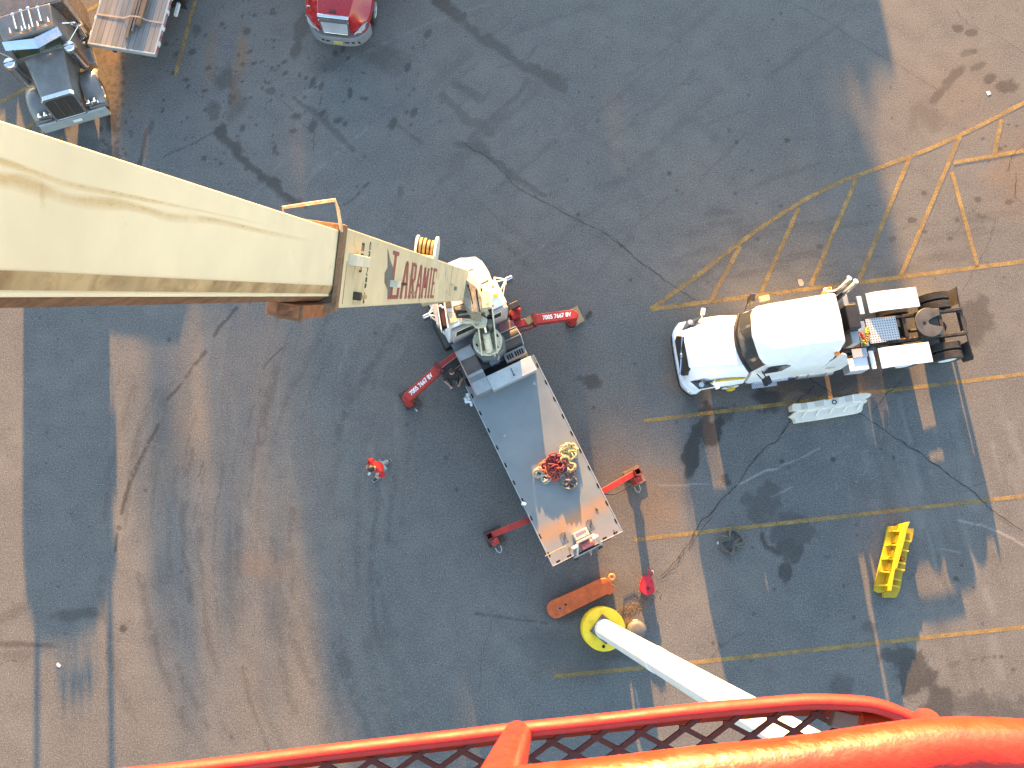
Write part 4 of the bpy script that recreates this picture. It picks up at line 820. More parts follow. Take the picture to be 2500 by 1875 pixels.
    m = MB(); m.tube([(5.80, 1.065, 1.72), (7.36, 1.065, 1.72), (7.38, .52, 1.72)], .02, 6); m.obj('bench_rail', M('pink_rail', (.42, .25, .22), .6), bb)
    lb = MB(); lb.box((6.53, -.66, 1.38), (.32, .74, .22)); l_ = lb.obj('control_box', GREY, T, bevel=.02)
    h = MB()
    for y in (-.92, -.84, -.76, -.68, -.56, -.48, -.40): h.box((6.53, y, 1.492), (.17, .055, .006))
    h.obj('box_openings', PHOLE, l_)
    m = MB(); rows = []
    for t in np.linspace(0, 1, 9):
        x = 6.70+.62*t; z = 1.38+.26*math.sin(PI*t*.75); rows.append([(x, -.48, z), (x, -1.06, z), (x, -1.06, z-.03), (x, -.48, z-.03)])
    m.loft(rows); fe = m.obj('wheel_guard', M('brown_black_guard', (.055, .048, .045), .6, var=.3), T); MB().tube([(6.72, -1.06, 1.40), (7.0, -1.08, 1.63), (7.33, -1.06, 1.58), (7.34, -.5, 1.58)], .018, 6).obj('guard_rim', LGREY, fe)
    MB().box((7.02, -.77, 1.66), (.03, .56, .02)).obj('guard_seam', GREY, fe)
    ps = MB(); ps.lathe([(.50, 1.2), (.56, 1.25), (.60, 1.55), (.50, 1.86)], (7.14, .0, 0), 'Z', 8); ps.box((6.72, .06, 1.42), (.46, .34, .5)); ps.obj('pedestal', M('pedestal_grey', (.11, .12, .13), .6, var=.3), T, bevel=.02)
    MB().tube([(6.5, .0, 1.5), (6.6, -.1, 1.75), (6.74, -.16, 1.72)], .03, 8).obj('hydraulic_hose', LGREY, T)
    # turntable and turret
    tt = MB().lathe([(.44, 1.86), (.47, 1.88), (.47, 1.98), (.455, 1.995), (.01, 2.0)], (7.19, .01, 0), 'Z', 48).obj('turntable', TURR, T, bevel=.004)
    bo = MB()
    for i in range(26):
        a = 2*PI*i/26; bo.lathe([(.018, 1.99), (.018, 2.02), (.004, 2.025)], (7.19+.425*math.cos(a), .01+.425*math.sin(a), 0), 'Z', 6)
    bo.obj('turntable_bolts', WHITE2, tt)
    ho_ = MB()
    for sx, sy in ((.02, .36), (.02, -.36), (-.32, -.2)): ho_.prism([(7.19+sx-.05, .01+sy-.025), (7.19+sx+.05, .01+sy-.025), (7.19+sx+.05, .01+sy+.025), (7.19+sx-.05, .01+sy+.025)], 2.0, 2.006)
    ho_.obj('turntable_slots', PHOLE, tt)
    ta_ = math.radians(99-115.9); RT = Matrix.Rotation(ta_, 3, 'Z'); OT = Vector((7.19, .01, 0))
    def L(a, b, z): return RT @ Vector((a, b, 0)) + OT + Vector((0, 0, z))
    for s in (.245, -.245):
        q = [(-.46, 2.02), (.46, 2.02), (1.0, 2.75), (1.15, 3.45), (.62, 3.45), (.1, 2.85), (-.42, 2.12)]
        m = MB(); m.loft([[L(a, s-.012, z) for a, z in q], [L(a, s+.012, z) for a, z in q]]); m.obj('turret_plate', TURR, T)
        m = MB(); m.beam(L(-.45, s, 2.03), L(.62, s, 3.46), .045, .02, up=L(0, 0, 1)-L(-1, 0, 0)); m.obj('turret_plate_edge', M('pale_edge_paint', (.72, .65, .50), .5), T)
    m = MB(); m.box(L(.9, 0, 3.1), (.55, .50, .85), ta_); m.obj('turret_head', TURR, T, bevel=.02)
    m = MB(); m.box(L(-.38, .15, 2.06), (.14, .16, .1), ta_); m.box(L(-.38, -.15, 2.06), (.14, .16, .1), ta_); m.obj('turret_foot', TURR, T, bevel=.01)
    m = MB(); m.tube([L(-.36, -.01, 2.12), L(.10, .03, 2.62)], .12, 18); cy = m.obj('lift_cylinder', TURR, T, smooth=50); MB().tube([L(.09, .03, 2.61), L(.115, .03, 2.64)], .10, 16).obj('cylinder_gland', M('blue_grey_gland', (.36, .42, .42), .4), cy)
    MB().tube([L(.10, .03, 2.62), L(.50, .07, 3.1)], .055, 12).obj('cylinder_rod', CHROME, cy)
    m = MB(); m.tube([L(.3, -.13, 2.1), L(.35, -.13, 2.9)], .10, 14); m.obj('second_cylinder', M('grey_cylinder', (.22, .22, .2), .5), T)
    MB().tube([L(-.5, -.15, 1.9), L(-.42, -.17, 2.0), L(-.38, -.17, 2.1)], .035, 8).obj('swing_fitting', LGREY, T)
    # ---------------- boom
    A = G(1118, 694, 4.0); B_ = C(0, 538, 3.9); U = (B_-A).normalized(); LEN = (B_-A).length
    cam0 = Vector((0, 0, HCAM)); foot = A+U*((cam0-A).dot(U)); S_ = (cam0-foot).normalized(); Tv = S_.cross(U).normalized()
    if (RC.transposed() @ Tv).y < 0: Tv = -Tv           # Tv points to the upper side of the photo
    def px_of(p):
        c = RC.transposed() @ (p-cam0); return 1250+FPX*c.x/-c.z, 937.5-FPX*c.y/-c.z
    def at_px(x):
        lo, hi = -6.0, LEN+2
        for _ in range(60):
            mid = (lo+hi)/2
            if px_of(A+U*mid+S_*.22)[0] > x: lo = mid
            else: hi = mid
        return lo
    def P(l, t, s): return W(A+U*l+Tv*t+S_*s)
    lc, l0 = at_px(826), -.25
    SEC2 = [(0.400, 0.200), (-0.203, 0.200), (-0.296, 0.165), (-0.312, 0.175), (-0.328, 0.165), (-0.328, 0.150), (-0.390, 0.060), (-0.390, -0.190), (0.400, -0.190)]
    def section(l1, l2, poly, k=1.0, n=1):
        m = MB(); m.loft([[P(l1+(l2-l1)*i/n, t*k, s*k) for t, s in poly] for i in range(n+1)]); return m
    SEC1 = [(0.447, 0.235), (-0.400, 0.235), (-0.426, 0.245), (-0.447, 0.235), (-0.447, 0.180), (-0.478, 0.100), (-0.478, -0.235), (0.447, -0.235)]
    base = section(l0, lc, SEC1).obj('boom_base_section', CREAM, T, smooth=25, bevel=.01)
    end2 = LEN*1.045; end3 = LEN+4.6
    mid = section(lc-1.0, end2, SEC2).obj('boom_second_section', M('boom_cream_streaked', (.90, .78, .54), .42, var=.14, vs=.8, dirt=.25, dcol=(.60, .46, .25), ds=3), T, smooth=25, bevel=.008)
    for nm, (ta, tb, sa, sb, mt) in {'boom_lower_flange': (-.207, -.293, .2035, .1695, BROWNP), 'boom_underside': (-.330, -.387, .150, .066, RUSTM)}.items():
        n_ = (S_*(abs(ta-tb))+Tv*(-(sa-sb))).normalized()*.004; mm = MB(); k = 24
        if True:
            a = [W(A+U*(lc+(end2-lc)*i/k)+Tv*ta+S_*sa) for i in range(k+1)]; b = [W(A+U*(lc+(end2-lc)*i/k)+Tv*tb+S_*sb) for i in range(k+1)]
            nl = RZ @ n_; a2 = [p+nl for p in a]; b2 = [p+nl for p in b]
            for i in range(k): mm.add([a2[i], a2[i+1], b2[i+1], b2[i], a[i], a[i+1], b[i+1], b[i]], [(0, 1, 2, 3), (7, 6, 5, 4), (0, 4, 5, 1), (3, 2, 6, 7)])
        mm.obj(nm, mt, mid, smooth=0)
    # grease and grime smear along the flank of the second section
    for (pts, wd, mt) in (([(-200, 430), (0, 441), (60, 450), (120, 470), (170, 488), (230, 496), (300, 502), (360, 515), (420, 532), (520, 540), (640, 566), (760, 590)], .045, 'a'), ([(-200, 350), (0, 396), (90, 425), (170, 452), (320, 482), (460, 510), (640, 548)], .022, 'a')):
        m = MB(); Ls = []; Rs = []
        cp = catmull(pts, 5)
        for i, q in enumerate(cp):
            l = at_px(q[0]); ctr = A+U*l+S_*.2045; d1 = px_of(ctr); d2 = px_of(ctr+Tv*.1); t = .1*(q[1]-d1[1])/(d2[1]-d1[1]); 
            ww = wd*1.25*(.75+.25*math.sin(i*.21+wd*50)**2)*(1-.5*i/len(cp)); Ls.append(P(l, t+ww, .2045)); Rs.append(P(l, t-ww*.9, .2045))
        n = len(Ls); K = 6
        for k in range(K+1): m.v += [tuple(Ls[i].lerp(Rs[i], k/K)) for i in range(n)]
        for k in range(K): m.f += [(k*n+i, (k+1)*n+i, (k+1)*n+i+1, k*n+i+1) for i in range(n-1)]
        if 'grime_smear' not in MATS:
            mm, tt_, bb_ = nmat('grime_smear'); k_ = NT(tt_); bb_.inputs['Base Color'].default_value = (.66, .47, .22, 1); bb_.inputs['Roughness'].default_value = .6
            aa = k_.n('ShaderNodeAttribute'); aa.attribute_name = 'cover'
            k_.l(k_.math('MULTIPLY', aa.outputs['Fac'], k_.ramp(k_.noise(k_.obj((1, 1, 1)), 1.6, 6, .7), .3, .7, .1, .7)), bb_.inputs['Alpha']); MATS['grime_smear'] = mm
        go = m.obj('grime_streak', MATS['grime_smear'], mid, smooth=0); ca = go.data.attributes.new('cover', 'FLOAT', 'POINT')
        ca.data.foreach_set('value', [((k/K)/.35 if k/K < .35 else (1-k/K)/.65)*min(1, i/3, (n-1-i)/8) for k in range(K+1) for i in range(n)])
    SEC3 = [(.31, .15), (-.31, .15), (-.31, -.14), (.31, -.14)]
    section(end2-.6, end3, SEC3).obj('boom_tip_section', CREAM, T, bevel=.01)
    hd = MB(); hd.box(W(A+U*(end3+.2)), (.5, .5, .6)); hd.obj('boom_head', RUSTM, T, bevel=.03)
    # collar at the mouth of the base section
    cl = MB(); q = [(.47, .27), (-.47, .27), (-.52, .2), (-.52, -.26), (.47, -.26)]
    qi = [(.40, .212), (-.38, .212), (-.40, .17), (-.40, -.20), (.40, -.20)]
    n = 5; rings = [[P(lc-.02, t, s) for t, s in q], [P(lc+.11, t, s) for t, s in q], [P(lc+.11, t, s) for t, s in qi], [P(lc-.02, t, s) for t, s in qi]]
    V = [p for r in rings for p in r]; F = []
    for r_ in range(4):
        for k in range(n): F.append((r_*n+k, r_*n+(k+1) % n, ((r_+1) % 4)*n+(k+1) % n, ((r_+1) % 4)*n+k))
    cl.add(V, F); cl.obj('boom_collar', M('dirty_collar_paint', (.26, .15, .08), .6, var=.4, dirt=.8, dcol=(.10, .055, .03), bump=.2), T, bevel=.008)
    c2 = section(lc+.0, lc+1.05, [(-.42, .14), (-.56, .14), (-.56, -.2), (-.42, -.2)]); c2.obj('wear_pad_box', M('dark_rust_box', (.34, .13, .055), .8, var=.5, vs=6, dirt=.5, dcol=(.10, .04, .02), bump=.3), T, bevel=.01)
    section(lc+1.0, lc+1.05, [(-.42, .16), (-.58, .16), (-.58, -.10), (-.42, -.10)]).obj('wear_pad_end', RUSTM, T, bevel=.01)
    # rusty cable guide hoop
    gd = C(740, 520, 1).z*0
    dh = lambda x, y: W(C(x, y, 9.3))
    MB().tube([dh(700, 548), dh(694, 530), dh(690, 507), dh(755, 497), dh(818, 488), dh(826, 515), dh(834, 566)], .018, 8).obj('cable_guide_hoop', M('pale_rusty_bar', (.50, .38, .24), .7, var=.5, vs=12, dirt=.5, dcol=(.16, .06, .03)), T)
    # fittings on the base section flank
    def flank(x, y, ll, tt, hh, nm, mt, bev=.006):
        l = at_px(x); ctr = A+U*l+S_*.237; d1 = px_of(ctr); d2 = px_of(ctr+Tv*.1); t = .1*(y-d1[1])/(d2[1]-d1[1])
        m = MB(); m.loft([[P(l-ll/2, t-tt/2, .235), P(l+ll/2, t-tt/2, .235), P(l+ll/2, t+tt/2, .235), P(l-ll/2, t+tt/2, .235)], [P(l-ll/2, t-tt/2, .235+hh), P(l+ll/2, t-tt/2, .235+hh), P(l+ll/2, t+tt/2, .235+hh), P(l-ll/2, t+tt/2, .235+hh)]])
        return m.obj(nm, mt, T, bevel=bev)
    flank(862, 636, .75, .13, .10, 'white_bracket', M('pale_edge_paint', (.72, .65, .50), .5)); flank(880, 724, .35, .05, .07, 'brass_fitting', M('gold_brown_fitting', (.42, .30, .12), .5)); flank(868, 722, .10, .10, .09, 'valve_block', DARK)
    flank(956, 692, .3, .10, .12, 'cream_cleat', M('pale_edge_paint', (.72, .65, .50), .5)); flank(976, 692, .9, .025, .06, 'cleat_bar', DARK); flank(1007, 714, .25, .05, .05, 'small_cleat', BROWNP)
    flank(1102, 694, .7, .05, .05, 'end_bracket', TURR); flank(1110, 704, .3, .1, .05, 'valve_bank', GREY)
    flank(1098, 688, .06, .70, .008, 'weld_seam', BROWNP, 0); flank(842, 690, .03, .5, .004, 'seam_line', BROWNP, 0)
    # lettering: tall slab serif capitals down the flank
    LET = M('faded_red_letter', (.33, .10, .085), .6, var=.25, vs=6, bump=0)
    lm = MB()
    def stroke2(l_a, l_b, ta, tb, thl, tht, pts):
        for (x0, y0), (x1, y1) in pts:
            la, lb = l_a+(l_b-l_a)*x0, l_a+(l_b-l_a)*x1; va, vb = ta+(tb-ta)*y0, ta+(tb-ta)*y1
            if abs(y1-y0) > .3: q = [(la-thl, va), (la+thl, va), (lb+thl, vb), (lb-thl, vb)]
            else: q = [(la, va-tht), (lb, vb-tht), (lb, vb+tht), (la, va+tht)]
            lm.loft([[P(l, t, .2365) for l, t in q], [P(l, t, .2405) for l, t in q]])
    GLY = {'L': [((.3, 0), (.3, 1)), ((0, 1), (.6, 1)), ((0, 0), (1, 0)), ((.95, 0), (.95, .32))], 'A': [((.1, 0), (.42, 1)), ((.9, 0), (.58, 1)), ((.25, .38), (.75, .38)), ((-.02, 0), (.3, 0)), ((.7, 0), (1.02, 0)), ((.36, 1), (.64, 1))],
           'R': [((.2, 0), (.2, 1)), ((.05, 1), (.8, 1)), ((.8, .52), (.8, 1)), ((.2, .5), (.8, .5)), ((.45, .5), (.9, 0)), ((0, 0), (.42, 0)), ((.75, 0), (1.05, 0))],
           'M': [((.12, 0), (.12, 1)), ((.88, 0), (.88, 1)), ((.12, 1), (.5, .3)), ((.88, 1), (.5, .3)), ((-.02, 0), (.28, 0)), ((.72, 0), (1.02, 0))], 'I': [((.5, 0), (.5, 1)), ((.15, 0), (.85, 0)), ((.15, 1), (.85, 1))],
           'E': [((.2, 0), (.2, 1)), ((0, 0), (.9, 0)), ((0, 1), (.9, 1)), ((.2, .5), (.65, .5)), ((.88, 0), (.88, .25)), ((.88, .75), (.88, 1))]}
    lb0, lb1 = at_px(950), at_px(1067); step = (lb1-lb0)/7.45; cur = lb0
    for i, ch in enumerate('LARAMIE'):
        wl = step*(1.35 if i == 0 else (.62 if ch == 'I' else 1.0)); t0, t1 = -.33, (.33 if i == 0 else .23)
        stroke2(cur, cur+wl*.86, t0, t1, step*.125, .03, GLY[ch]); cur += wl*1.04
    lm.obj('lettering', LET, base, smooth=0)
    lm = MB(); l_ = at_px(936); q = [(0, .36), (.14, .30), (.30, .22), (.62, .12), (.80, -.02), (.74, -.25), (.5, -.34), (.42, -.22), (.08, -.12), (.0, .02), (.2, .10)]
    lm.loft([[P(l_-x*.95, t, .2365) for x, t in q], [P(l_-x*.95, t, .2405) for x, t in q]]); lm.obj('grey_emblem', M('grey_emblem_paint', (.15, .15, .14), .6), base, smooth=0)
    MR = Matrix((RZ @ (-U), RZ @ Tv, RZ @ S_)).transposed(); M90 = MR @ Matrix.Rotation(-PI/2, 3, 'Z')
    def flat_t(s_, x, t, sz, sx=1): text(s_, 'small_lettering', M('black_letter', (.04, .04, .035), .6), base, P(at_px(x), t, .238), M90, sz, sx, 1.0, .002)
    flat_t('EIM', 876, .16, .20, 1.3); flat_t('CRANES 46', 893, -.02, .13, 1.25)
    for l1_, w_ in ((l0-.02, .05), (at_px(1085), .03)): section(l1_, l1_+w_, [(.445, .25), (-.42, .25), (-.42, .24), (.445, .24)]).obj('end_band', WHITE2, base)
    # structure at the boom foot
    def px_prism(poly, z0, z1, nm, mt, bev=.012, par=None):
        top = [W(G(x, y, z1)) for x, y in poly]; m = MB(); n = len(top); V = [Vector((p.x, p.y, z0)) for p in top]+top
        m.add(V, [tuple(range(n-1, -1, -1)), tuple(range(n, 2*n))]+[(i, (i+1) % n, n+(i+1) % n, n+i) for i in range(n)]); return m.obj(nm, mt, par or T, bevel=bev)
    FOOT = M('greasy_cream_plate', (.34, .30, .23), .5, var=.4, vs=5, dirt=.8, dcol=(.17, .12, .075), ds=6, bump=.1)
    ft = px_prism([(1117, 678), (1140, 684), (1163, 700), (1176, 728), (1173, 764), (1150, 760), (1136, 742), (1128, 720)], 3.0, 4.1, 'boom_foot', FOOT)
    for a, b in (((1122, 684), (1129, 715)), ((1146, 705), (1154, 742)), ((1163, 714), (1172, 762))):
        px_prism([(a[0]-1, a[1]), (a[0]+1.5, a[1]), (b[0]+1.5, b[1]), (b[0]-1, b[1])], 4.09, 4.106, 'cable_slot', PHOLE, 0, ft)
    for x, y in ((1143, 697), (1163, 707), (1121, 676), (1175, 706)): px_prism([(x-2.5, y-3), (x+2.5, y-3), (x+3, y+3), (x-2, y+4)], 4.1, 4.2, 'cable_clamp', DARK, .01, ft)
    px_prism([(1133, 640+8), (1180, 700), (1198, 756), (1186, 770), (1170, 735), (1150, 700)], 2.9, 3.2, 'foot_side_plate', M('pale_edge_paint', (.72, .65, .50), .5))
    px_prism([(1060+122, 726+10), (1190, 744), (1205, 744), (1203, 760), (1196, 764)], 3.2, 3.35, 'operator_screen', BLACK)
    px_prism([(1106, 748), (1132, 740), (1155, 752), (1150, 761), (1130, 764), (1108, 760)], 3.3, 3.5, 'sheave_tray', DARK)
    px_prism([(1109, 751), (1131, 743), (1148, 752), (1134, 757), (1112, 757)], 3.5, 3.53, 'sheave_tray_floor', FOOT)
    px_prism([(1111, 765), (1140, 760), (1172, 760), (1168, 766), (1145, 774), (1114, 772)], 3.2, 3.42, 'sheave_tray', DARK)
    px_prism([(1117, 767), (1150, 758), (1163, 762), (1148, 768), (1120, 770)], 3.42, 3.45, 'sheave_tray_floor', FOOT)
    px_prism([(1120, 776), (1145, 780), (1172, 768), (1190, 778), (1186, 795), (1161, 797), (1150, 785), (1125, 786)], 2.9, 3.15, 'turret_shelf', TURR)
    px_prism([(1052, 738), (1066, 736), (1078, 800), (1066, 792)], 2.6, 2.9, 'cable_guard', LGREY)
    px_prism([(1067, 735), (1082, 733), (1092, 796), (1078, 806)], 2.7, 2.9, 'cable_reel_tray', PHOLE); px_prism([(1082, 733), (1085, 733), (1096, 800), (1092, 800)], 2.7, 3.0, 'reel_tray_edge', WHITE2); px_prism([(1065, 735), (1067.5, 735), (1079, 806), (1076, 806)], 2.7, 3.0, 'reel_tray_edge', WHITE2)
    px_prism([(1086, 734), (1100, 731), (1103, 750), (1090, 752)], 2.7, 2.95, 'dark_panel', M('olive_panel', (.08, .075, .05), .5)); px_prism([(1090, 752), (1110, 756), (1116, 785), (1100, 790)], 2.6, 2.9, 'grey_panel', TURR)
    cb = MB()
    for i in range(5): cb.tube([W(G(1074+i*2, 752, 2.95)), W(G(1078+i*2.2, 775, 2.95)), W(G(1083+i*2, 796, 2.93))], .016, 5)
    cb.obj('hose_bundle', M('dark_red_hose', (.09, .03, .03), .5), T)
    m = MB(); m.tube([W(G(1072, 748, 2.95)), W(G(1076, 746, 2.97)), W(G(1079, 750, 2.95)), W(G(1083, 752, 2.95))], .035, 7); m.obj('rag', WHITE, T)
    # winch drum behind the boom foot
    cdr = A+U*(at_px(1056))+Tv*.62+S_*.02
    def disc(l, r, wd, mt, nm):
        m = MB(); c = cdr+S_*l; pts = [[W(c+S_*dl+(Tv*math.cos(2*PI*k/28)+U*math.sin(2*PI*k/28))*r) for k in range(28)] for dl in (-wd/2, wd/2)]; m.loft(pts); return m.obj(nm, mt, T)
    disc(.20, .29, .05, WHITE2, 'winch_flange'); disc(-.20, .27, .04, WHITE2, 'winch_flange'); disc(0, .13, .4, DARK, 'winch_drum')
    for k in (.12, .04, -.04, -.12): disc(k, .20+.03*(k < 0), .05, M('yellow_rope', (.26, .20, .08), .8, var=.4), 'winch_rope')
    section(at_px(1056)-.3, at_px(1056)+.3, [(.44, .22), (.50, .22), (.50, -.22), (.44, -.22)]).obj('winch_base', CREAM, T)
    m = MB()
    for i, (a, b) in enumerate((((1052, 727), (1022, 731)), ((1052, 730), (1024, 735)), ((1050, 733), (1028, 742)))): m.tube([W(G(*a, 3.9)), W(G(*b, 3.9))], .03, 6)
    m.obj('boom_rest_pins', BROWNP, T); 
    px_prism([(1023, 730), (1060, 722), (1100, 722), (1094, 730), (1050, 737), (1030, 742)], 3.7, 4.0, 'boom_rest', M('tan_rest', (.34, .27, .17), .6))
    # ---------------- outriggers
    def outrigger(pts, wds, z, lab=None):
        T2 = None
        for i, ((a, b), w_) in enumerate(zip(zip(pts[:-1], pts[1:]), wds)):
            m = MB(); m.beam((*a, z-.13-.0*i), (*b, z-.13), w_, .28 if i else .22)
            o = m.obj('outrigger_beam', REDP, T, bevel=.012)
        return o
    tb_ = text
    outrigger([(7.62, -.6), (7.40, -1.80), (6.99, -3.08)], (.24, .31), 1.12)
    outrigger([(7.52, .6), (7.26, 1.72), (6.82, 3.10)], (.24, .31), 1.12)
    MB().beam((7.62, -.60, 1.2), (7.5, -1.1, 1.2), .3, .14).obj('outrigger_root', M('faded_pink_panel', (.36, .16, .13), .6), T, bevel=.02)
    MB().box((7.45, -1.62, 1.125), (.24, .22, .012), .2).obj('wear_patch', M('bare_olive_patch', (.22, .18, .08), .6), T)
    MB().beam((7.28, -1.12, .85), (7.16, -1.78, 1.02), .05, .05).obj('brace', REDP, T)
    m = MB(); m.beam((7.20, .95, 1.08), (7.02, 1.74, 1.08), .30, .18); m.obj('open_channel', M('black_channel', (.03, .026, .025), .6, var=.4), T)
    for dx in (.155, -.155): MB().beam((7.20+dx, .98+.03, 1.19), (7.02+dx, 1.76+.03, 1.19), .02, .03).obj('channel_lip', M('pink_rail', (.42, .25, .22), .6), T)
    for (a, b, s) in (((7.40, -1.80), (6.99, -3.08), -1), ((7.26, 1.72), (6.82, 3.10), 1)):
        a, b = Vector(a), Vector(b); d = (b-a).normalized()
        m = MB(); m.box((a.x-d.y*0, a.y, 1.02), (.10, .44, .38), math.atan2(d.y, d.x)); m.obj('beam_collar', M('dark_red_collar', (.16, .015, .012), .5), T, bevel=.01)
        m = MB(); c = b-d*.02; m.lathe([(.16, .15), (.17, .2), (.17, .95), (.14, 1.02), (.02, 1.03)], (c.x, c.y, 0), 'Z', 20); m.obj('jack_leg', REDP, T)
        MB().lathe([(.20, .09), (.20, .12), (.08, .16), (.02, .2)], (c.x, c.y, 0), 'Z', 20).obj('jack_foot', DARK, T)
        ce = (a+b)/2+d*.08; an = math.atan2(d.y, d.x)
        text('7005 7667 8V' if s > 0 else '7005 7667 8V', 'phone_lettering', M('white_letter', (.8, .8, .78), .5), T, (ce.x, ce.y, 1.134), (0, 0, an+(PI if s > 0 else 0)), .20, .84, 1.0, .002, .006)
    for s, xa, xb in ((-1, 1.34, 1.44), (1, 1.56, 1.68)):
        ye = 2.50*s; m = MB(); m.beam((xa, s*.7, .80), (xb, ye, .80), .19, .20); m.obj('outrigger_beam', REDP, T, bevel=.012)
        m = MB(); q = [(-.11, -.11), (.11, -.11), (.11, .11), (-.11, .11)]; qi = [(x*.72, y*.72) for x, y in q]
        rg = [[(xb+x, ye+s*.08+y, .18) for x, y in q], [(xb+x, ye+s*.08+y, 1.0) for x, y in q], [(xb+x, ye+s*.08+y, 1.0) for x, y in qi], [(xb+x, ye+s*.08+y, .6) for x, y in qi]]
        m.loft(rg); m.obj('jack_leg', M('dark_red_collar', (.16, .015, .012), .5), T, bevel=.006)
        m = MB(); m.box((xb-.23, ye+s*.0, .62), (.20, .24, .62)); m.lathe([(.04, .9), (.05, .97), (.01, .99)], (xb-.2, ye, 0), 'Z', 8); m.obj('jack_leg_housing', REDP, T, bevel=.012)
        MB().lathe([(.22, .08), (.22, .11), (.08, .16), (.02, .2)], (xb-.08, ye, 0), 'Z', 18).obj('jack_foot', DARK, T)
        c = (xb-.42, ye-s*.02); MB().tube([(c[0]+.02, c[1]-.09, .22), (c[0]-.12, c[1]-.08, .15), (c[0]-.19, c[1], .13), (c[0]-.12, c[1]+.08, .15), (c[0]+.02, c[1]+.09, .22)], .018, 8).obj('lifting_eye', LGREY, T)
    MB().tube([(1.3, -1.25, .8), (1.15, -1.6, .5), (1.12, -2.0, .5), (1.2, -2.3, .6)], .018, 6).obj('hydraulic_hose', BLACK, T)
    # right hand column by the cab
    m = MB(); m.lathe([(.06, .6), (.07, 1.4), (.05, 1.5)], (7.93, -1.36, 0), 'Z', 12); m.lathe([(.05, .6), (.05, 1.7)], (7.78, -1.42, 0), 'Z', 12); m.box((7.80, -1.28, 1.1), (.3, .3, .5)); m.obj('hydraulic_tank', REDP, T, bevel=.02)
    MB().box((8.0, -1.35, 1.5), (.22, .32, .2)).obj('filter_head', BLACK, T, bevel=.03)
    # ---------------- winch and lamps on the tail
    wf = MB()
    for s in (.36, -.42): wf.beam((-.06, s*1.05, 1.25), (.30, s*.70, 1.78), .07, .06)
    wf.beam((.30, .27, 1.78), (.30, -.31, 1.78), .07, .05); wf.box((-.075, 0, 1.16), (.06, 1.02, .16)); wf.obj('tail_frame', LGREY, T, bevel=.01)
    MB().box((-.035, -.02, 1.31), (.05, .72, .05)).obj('tail_slot', PHOLE, T)
    m = MB(); m.box((.48, .02, 1.50), (.24, .46, .40)); pw = m.obj('winch_housing', M('cream_winch_paint', (.50, .45, .38), .5, dirt=.4, dcol=(.35, .12, .13), ds=8), T, bevel=.015); MB().box((.53, .02, 1.703), (.06, .34, .01)).obj('violet_decal', M('violet_decal', (.30, .17, .26), .5), pw)
    MB().box((.12, -.03, 1.40), (.20, .42, .2)).obj('winch_drum_housing', PINK, T, bevel=.03)
    MB().lathe([(.10, -.19), (.10, .19)], (.12, -.03, 1.48), 'Y', 14).obj('winch_drum', PINK, T)
    for y in (.39, -.31):
        m = MB(); m.tube([(.22, y, 1.3), (.22, y, 1.75)], .02, 6); a = m.obj('lamp_post', DARK, T); MB().box((.22, y, 1.80), (.09, .20, .12), .08).obj('work_lamp', M('pale_lamp_shell', (.66, .66, .58), .4), a, bevel=.025)
    m = MB(); m.tube([(-.10, -.06, 1.1), (-.14, -.02, 1.0), (-.17, -.06, .95), (-.14, -.11, 1.0)], .016, 6, True); m.obj('shackle', LGREY, T); MB().beam((-.17, -.06, .95), (-.26, -.05, .86), .07, .05, w2=.02).obj('tail_hook', PINK, T, bevel=.01)
    m = MB(); m.tube([(.36, 1.30, 1.33), (.37, .95, 1.52), (.36, .60, 1.55)], .014, 6); m.tube([(.36, .80, 1.53), (.20, .78, 1.32)], .01, 5); m.obj('hook_pole', M('rust_yellow_bar', (.42, .26, .12), .7), T)
    for x, y in ((.30, .52), (.46, -.30), (.16, -.98)): MB().tube([(x, y, 1.3), (x-.16, y-.02, 1.36)], .012, 5).obj('pin_rod', DARK, T)
    MB().box((.95, -.80, 1.31), (.10, .03, .02), .5).obj('deck_scrap', DARK, T)
    text('A', 'deck_letter', M('pale_letter', (.5, .52, .54), .6), T, (5.42, -.82, 1.301), (0, 0, -CH+.05), .17, .9, 1.0, .002)
    return T
crane()
def CT(x, y, z): return Matrix.Rotation(CH, 3, 'Z') @ Vector((x, y, 0)) + CO + Vector((0, 0, z))
# outrigger pads are loose
for (poly, mt, lab, z) in (([(1409, 746), (1427, 782), (1394, 802), (1374, 766)], WOODP, 'pale plywood pad under the right front outrigger foot', .09), ([(972, 962), (1004, 945), (1030, 985), (994, 1002)], WOODD, 'black timber pad under the left front outrigger foot', .09),
                           ([(1521, 1154), (1557, 1135), (1578, 1173), (1542, 1193)], M('brown_timber_pad', (.25, .15, .09), .85, var=.5, bump=.4), 'scuffed brown wooden pad under the right rear outrigger jack', .08), ([(1179, 1299), (1218, 1283), (1236, 1321), (1195, 1338)], WOODD, 'dark timber pad under the left rear outrigger jack', .08)):
    P_ = [G(x, y, z) for x, y in poly]; c = sum(P_, Vector())/4; m = MB(); m.prism([(p.x-c.x, p.y-c.y) for p in P_], .0, z); o = m.obj('outrigger_pad', mt, bevel=.008); o.location = (c.x, c.y, .018 if False else 0.001); tag(o, lab, 'outrigger pad', 'pads under the outrigger feet')
c = G(1462, 768, .06); m = MB(); m.box((0, 0, .035), (.25, .10, .07), .9); o = m.obj('timber_block', WOODD, bevel=.01); o.location = (c.x-.35, c.y+.02, .001); tag(o, 'small black block lying beside the pale plywood pad', 'block')

